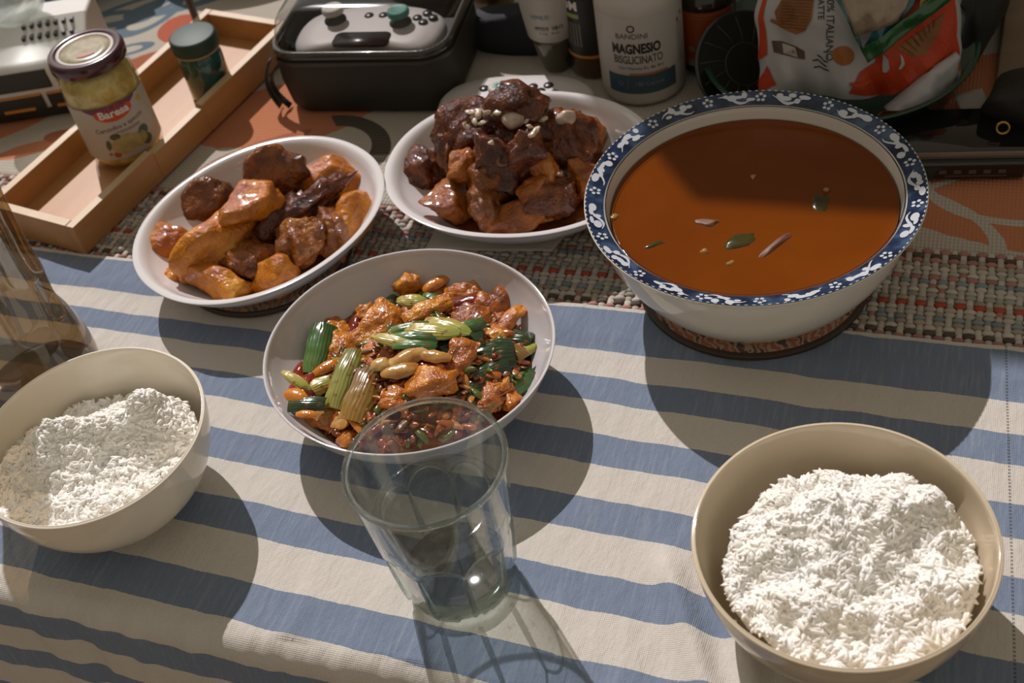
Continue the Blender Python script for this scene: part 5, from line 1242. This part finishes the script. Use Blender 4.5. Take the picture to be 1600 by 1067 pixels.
# snack bag, standing and leaning back
A_, B_ = at(1190, 152, 0.034), at(1508, 122, 0.034)
rx = (B_ - A_); BWD = rx.length; rx.normalize(); ry0 = Vector((-rx.y, rx.x, 0)); LEAN = R(26)
upv = (Vector((0, 0, 1)) * math.cos(LEAN) + ry0 * math.sin(LEAN)).normalized(); nb = rx.cross(upv)          # nb points to the viewer
BH = 0.25; BO = (A_ + B_) / 2 - Vector((0, 0, 0.012)) + ry0 * 0.012
bagt = thing('snack_bag', BO, 'white and orange snack bag standing in the green tub', 'bag')
def bag_s(a, b, off=0.0, front=1):
    s = a / BWD + 0.5; q = b / BH; s = min(max(s, 0), 1); q = min(max(q, 0), 1)
    th = 0.030 * max(0, math.sin(math.pi * s)) ** 0.55 * (max(0, math.sin(math.pi * min(1, 0.03 + q * 0.97))) ** 0.5)
    cr = 0.0045 * noise.noise((s * 7, q * 9, 2)) + 0.0025 * noise.noise((s * 16 + q * 8, q * 12, 6)); edge = min(1, 8 * min(s, 1 - s)) 
    cr += 0.004 * math.exp(-(q / 0.06) ** 2) * math.sin(s * 17 + 1.0)
    sc = 0.004 * noise.noise((q * 14, 1, 3)) * (1 - edge)
    return rx * (a + sc) + upv * (b + 0.004 * math.sin(s * 9) * math.exp(-q * 9)) + nb * (front * th + cr * edge * (1 if front > 0 else 0.6) + front * 0.0004 + off)
def bag_face(front, nx=56, ny=72): return grid(nx, ny, lambda s, q: bag_s((s - 0.5) * BWD if front > 0 else (0.5 - s) * BWD, q * BH, 0, front))
m_bagw = mat('bag_white', (0.46, 0.45, 0.46), 0.35, coat=0.2, bump=0.15, bscale=90)
obj('front_panel', mesh(*bag_face(1)), m_bagw, bagt); obj('back_panel', mesh(*bag_face(-1)), m_bagw, bagt)
def on_bag(x, y):
    d = ray(x, y); o_ = Vector((0, 0, CH)); pl_ = BO + nb * 0.022; t_ = (pl_ - o_).dot(nb) / d.dot(nb); q = o_ + d * t_ - BO
    return q.dot(rx), q.dot(upv)
def bpoly(pts): return [on_bag(x, y) for x, y in pts]
BS_ = lambda a, b: bag_s(a, b, 0.0007); BS3_ = lambda a, b: bag_s(a, b, 0.0013)
m_bo = mat('bag_orange', (0.50, 0.045, 0.006), 0.5); m_chip = mat('chip_brown', (0.24, 0.085, 0.02), 0.5, c2=(0.32, 0.13, 0.03)); m_chipd = mat('chip_line', (0.13, 0.045, 0.012), 0.5)
for pg_ in ([(1328, 143), (1345, 110), (1368, 95), (1372, 40), (1400, -5), (1430, -40), (1500, -60), (1502, 60), (1512, 118), (1470, 125), (1400, 150), (1380, 147)], [(1188, 152), (1189, 130), (1200, 108), (1216, 140)], [(1187, 100), (1190, 30), (1192, -40), (1198, -40), (1197, 30), (1201, 90)]):
    decal('orange_field', [bpoly(pg_)], BS_, m_bo, bagt, step=0.006)
for pg_ in ([(1212, 20), (1222, 0), (1222, -30), (1275, -30), (1268, 30), (1258, 50), (1245, 56), (1230, 50), (1206, 36), (1208, 31), (1216, 36)], [(1400, 75), (1445, 50), (1480, 22), (1468, 60), (1450, 90), (1430, 92)]):
    decal('chip_print', [bpoly(pg_)], BS3_, m_chip, bagt, step=0.006)
for pg_ in [[(1220, y), (1270 - 0.25 * y, y + 2), (1270 - 0.25 * y, y + 3.2), (1220, y + 1.2)] for y in range(-6, 48, 5)] + [[(1408 + k * 9, 72 - k * 6.2), (1430 + k * 5, 90 - k * 7), (1431.5 + k * 5, 89.5 - k * 7), (1410 + k * 9, 71.5 - k * 6.2)] for k in range(7)]:
    decal('chip_ridge', [bpoly(pg_)], lambda a, b: bag_s(a, b, 0.0020), m_chipd, bagt, step=0.01)
decal('badge_print', [bpoly([(1207, 67), (1222, 68), (1245, 76), (1258, 83), (1259, 97), (1240, 94), (1211, 86)])], BS_, mat('badge_brown', (0.10, 0.05, 0.045), 0.5), bagt, step=0.006)
decal('badge_centre', [bpoly([(1224, 71), (1244, 78), (1248, 94), (1226, 88)])], BS3_, mat('badge_cream', (0.42, 0.38, 0.32), 0.5), bagt, step=0.01)
decal('badge_leaf', [bpoly([(1230, 80), (1240, 82), (1244, 87), (1236, 86)])], lambda a, b: bag_s(a, b, 0.0018), mat('badge_grey', (0.16, 0.14, 0.13), 0.5), bagt, step=0.02)
for w_ in ([(1287, 82), (1293, 82), (1294, 90), (1293, 94)], [(1278, 88), (1284, 92), (1288, 97), (1294, 98)], [(1271, 98), (1279, 96), (1286, 102), (1292, 106)], [(1273, 109), (1282, 107), (1288, 110), (1296, 112)]):
    decal('squiggle_print', [bpoly([(x, y - 1.1) for x, y in w_] + [(x, y + 1.1) for x, y in reversed(w_)])], BS_, m_tk, bagt, step=0.02)
tx, ty = on_bag(1291, 40)
decal('side_text', [text_polys('100% ITALIANO', 0.0075, 0.0001)], BS_, bpy.data.materials['text_grey'], bagt, org=(tx, ty), rot=R(-92), step=0.01)
tx, ty = on_bag(1278, 12)
decal('side_text', [text_polys('LATTE', 0.0062, 0.0001)], BS_, bpy.data.materials['text_grey'], bagt, org=(tx, ty), rot=R(-92), step=0.01)
decal('orange_ball', [bpoly(ellipse(1318, 86, 18, 15))], BS_, mat('ball_orange', (0.36, 0.12, 0.015), 0.4), bagt, step=0.008)
decal('white_drop', [bpoly([(1380, 82), (1388, 92), (1390, 105), (1386, 111), (1380, 110), (1379, 96)]), bpoly([(1407, 84), (1413, 92), (1415, 102), (1410, 109), (1405, 108), (1409, 98)])], BS3_, m_bagw, bagt, step=0.01)
decal('cup_print', [bpoly([(1328, 127), (1365, 122), (1368, 130), (1350, 133), (1330, 131)])], BS3_, m_bo, bagt, step=0.01)
fo = on_bag(1455, 118)
def fold(s, q):
    a0, b0 = on_bag(1385, 158); a1, b1 = on_bag(1497, 78)
    a, b = a0 + (a1 - a0) * s, b0 + (b1 - b0) * s
    wv = (0.006 + 0.020 * math.sin(math.pi * min(1, s * 0.9 + 0.1)))
    return bag_s(a + wv * q * 0.75, b - wv * q * 0.9 - 0.004, 0.003 + 0.008 * math.sin(q * 3.1) + 0.002 * noise.noise((s * 9, q * 5, 1)))
obj('folded_corner', mesh(*sheet(26, 8, fold, lambda s, q: 0.0006)), m_bagw, bagt)

# clear sweet packet lying against the bag
pk_t = thing('sweet_packet', BO, 'crumpled clear sweet packet with green edge leaning on the snack bag', 'packet')
def pk_s(x, y, off=0.0):
    a, b = on_bag(x, y); return bag_s(a, b, 0.010 + off + 0.005 * noise.noise((a * 60, b * 60, 5)) + 0.003 * noise.noise((a * 150, b * 150, 8)))
def quad(name, P, m, off, nx=18, ny=12):
    f = lambda s, q: pk_s(P[0][0] + (P[1][0] - P[0][0]) * s + ((P[3][0] + (P[2][0] - P[3][0]) * s) - (P[0][0] + (P[1][0] - P[0][0]) * s)) * q, P[0][1] + (P[1][1] - P[0][1]) * s + ((P[3][1] + (P[2][1] - P[3][1]) * s) - (P[0][1] + (P[1][1] - P[0][1]) * s)) * q, off)
    return obj(name, mesh(*sheet(nx, ny, f, lambda s, q: 0.0006)), m, pk_t)
m_pkb = mat('packet_beige', (0.26, 0.19, 0.13), 0.15, c2=(0.36, 0.28, 0.20), nscale=70, coat=0.7); m_pkg = mat('packet_green', (0.018, 0.10, 0.03), 0.2, coat=0.6); m_pkt = mat('packet_teal', (0.02, 0.14, 0.16), 0.2, coat=0.6)
quad('beige_front', [(1332, 52), (1398, 30), (1440, -50), (1290, -50)], m_pkb, 0.004)
quad('teal_front', [(1345, 76), (1395, 44), (1460, -50), (1398, -50)], m_pkt, 0.001)
quad('yellow_patch', [(1430, 20), (1462, 6), (1480, -50), (1440, -50)], mat('packet_yellow', (0.34, 0.23, 0.04), 0.25), 0.003)
quad('green_edge', [(1352, 92), (1490, -6), (1482, -28), (1342, 72)], m_pkg, 0.006)
quad('teal_edge', [(1352, 90), (1334, 58), (1284, -40), (1302, -40)], m_pkt, 0.003)

# ------------------------------------------------------------------ phone, box, pouch and scrap at the right
q = at(1515, 270, 0.0)
bx = thing('black_box', (0.3560, 0.6915, 0.0012), 'flat glossy black box under the phone at the right', 'box', rz=R(-18))
obj('box_body', box(-0.050, 0.034, -0.026, 0.026, 0, 0.014), mat('gloss_black', (0.012, 0.009, 0.007), 0.12, coat=0.6), bx, bevel=0.002)
for k in range(5): obj('port', box(-0.024 + k * 0.010, -0.019 + k * 0.010, -0.0264, -0.0255, 0.006, 0.009), mat('port_grey', (0.10, 0.09, 0.08), 0.4), bx)
obj('front_groove', box(-0.020, 0.022, -0.0263, -0.0255, 0.0035, 0.0042), bpy.data.materials['port_grey'], bx)
ph = thing('phone', (0.3560, 0.7020, 0.0155), 'black phone with silver edge lying on the black box', 'phone', rz=R(-18))
obj('phone_body', mesh(*loft([(rrect(0.104, 0.052, 0.007, ox=-0.062, oy=-0.030), 0.0), (rrect(0.104, 0.052, 0.007, ox=-0.062, oy=-0.030, inset=-0.0006), 0.003), (rrect(0.104, 0.052, 0.007, ox=-0.062, oy=-0.030), 0.006)])), mat('phone_silver', (0.40, 0.37, 0.34), 0.3, metal=0.8), ph, autosmooth=30)
obj('screen', mesh(*loft([(rrect(0.104, 0.052, 0.007, ox=-0.062, oy=-0.030, inset=0.0006), 0.0059), (rrect(0.104, 0.052, 0.007, ox=-0.062, oy=-0.030, inset=0.0012), 0.0068)])), mat('screen_black', (0.008, 0.007, 0.006), 0.06, coat=0.5), ph)
V, Fc = chunk(81, (0.050, 0.042, 0.030), 3, 0.15, 0.03, 4)
p = at(1600, 200, 0.02)
pouch = thing('black_pouch', (p.x + 0.028, p.y + 0.014, 0.0), 'round black pouch with brass ring at the right picture edge', 'pouch')
obj('pouch_body', mesh([(x, y, max(z, -0.022) + 0.024) for x, y, z in V], Fc), mat('pouch_black', (0.014, 0.012, 0.010), 0.6, bump=0.3, bscale=500), pouch)
p2 = at(1567, 200, 0.030)
rg = obj('brass_ring', mesh(*lathe([(0.0042 + 0.0010 * math.cos(a), 0.0010 * math.sin(a)) for a in [6.283 * k / 10 for k in range(10)]], 28, None, True)), mat('brass', (0.45, 0.28, 0.07), 0.25, metal=1), pouch, loc=(p2.x - pouch.location.x, p2.y - pouch.location.y, 0.030)); rg.rotation_euler = (R(70), R(20), R(-30))
p = at(1522, 188, 0.0)
tag(obj('paper_scrap', mesh(*sheet(10, 8, lambda s, q: Vector(((s - .5) * 0.022, (q - .5) * 0.032, 0.004 + 0.012 * q + 0.003 * noise.noise((s * 3, q * 3, 2)))), lambda s, q: 0.0005)), mat('paper_grey', (0.34, 0.31, 0.28), 0.8), loc=(p.x, p.y, 0.0)), 'small crumpled paper scrap between tub and pouch', 'paper')
p = at(1528, 60, 0.0)
V, Fc = chunk(83, (0.022, 0.075, 0.05), 6, 0.15, 0.03, 4)
tag(obj('black_bag', mesh([(x, y, max(z, -0.03) + 0.031) for x, y, z in V], Fc), mat('bag_black_cloth', (0.010, 0.010, 0.008), 0.7, bump=0.3, bscale=400), loc=(p.x + 0.006, p.y + 0.012, 0.0), rot=(0, 0, R(-25))), 'black cloth bag standing right of the green tub', 'bag')

# ------------------------------------------------------------------ dark bottle at the left
DB = (-0.335, 0.668)
db = thing('sauce_bottle', (*DB, 0.0012), 'dark brown fluted glass bottle behind the cream rice bowl', 'bottle')
dprof = [(0.038, 0), (0.0425, 0.003), (0.0445, 0.012), (0.0440, 0.028), (0.0410, 0.046), (0.0370, 0.062), (0.0372, 0.076), (0.0385, 0.092), (0.0375, 0.115), (0.0385, 0.140), (0.0390, 0.165), (0.032, 0.190), (0.018, 0.208), (0.0135, 0.220), (0.0135, 0.245)]
pr2 = curve_prof(dprof, 5)
def flute(t_, r_, z_):
    w_ = abs(math.cos(4 * t_)); zb = 0.074 - 0.016 * math.sqrt(max(0, 1 - (1 - w_) ** 2)) if w_ > 0.25 else 0.09
    k = max(0, min(1, (z_ - zb) / 0.006)); r2 = r_ * (1 - 0.13 * k * max(0.0, (w_ - 0.25) / 0.75) ** 0.6); return (r2 * math.cos(t_), r2 * math.sin(t_), z_)
m_dbg = film('dark_bottle_glass', (0.51, 0.42, 0.30), 0.03, 1.8)
obj('bottle_body', mesh(*lathe([(0, 0.002)] + pr2 + [(0, 0.245)], 160, flute)), m_dbg, db)

# wooden board lying at the far right
c_ = [at(1574, -20), at(1700, -40), at(1720, 170), at(1552, 152)]
cm = sum(c_, Vector()) / 4
wbd = obj('cutting_board', ([(p.x - cm.x, p.y - cm.y, 0.0005) for p in c_] + [(p.x - cm.x, p.y - cm.y, 0.010) for p in c_], [(3, 2, 1, 0), (4, 5, 6, 7)] + [(k, (k + 1) % 4, 4 + (k + 1) % 4, 4 + k) for k in range(4)], False), wood('board_wood', (0.16, 0.105, 0.065), (0.24, 0.17, 0.11), 0.6, 0, 0.5), loc=(cm.x, cm.y, 0.0), bevel=0.002)
tag(wbd, 'flat brown wooden board at the far right corner of the table', 'board')
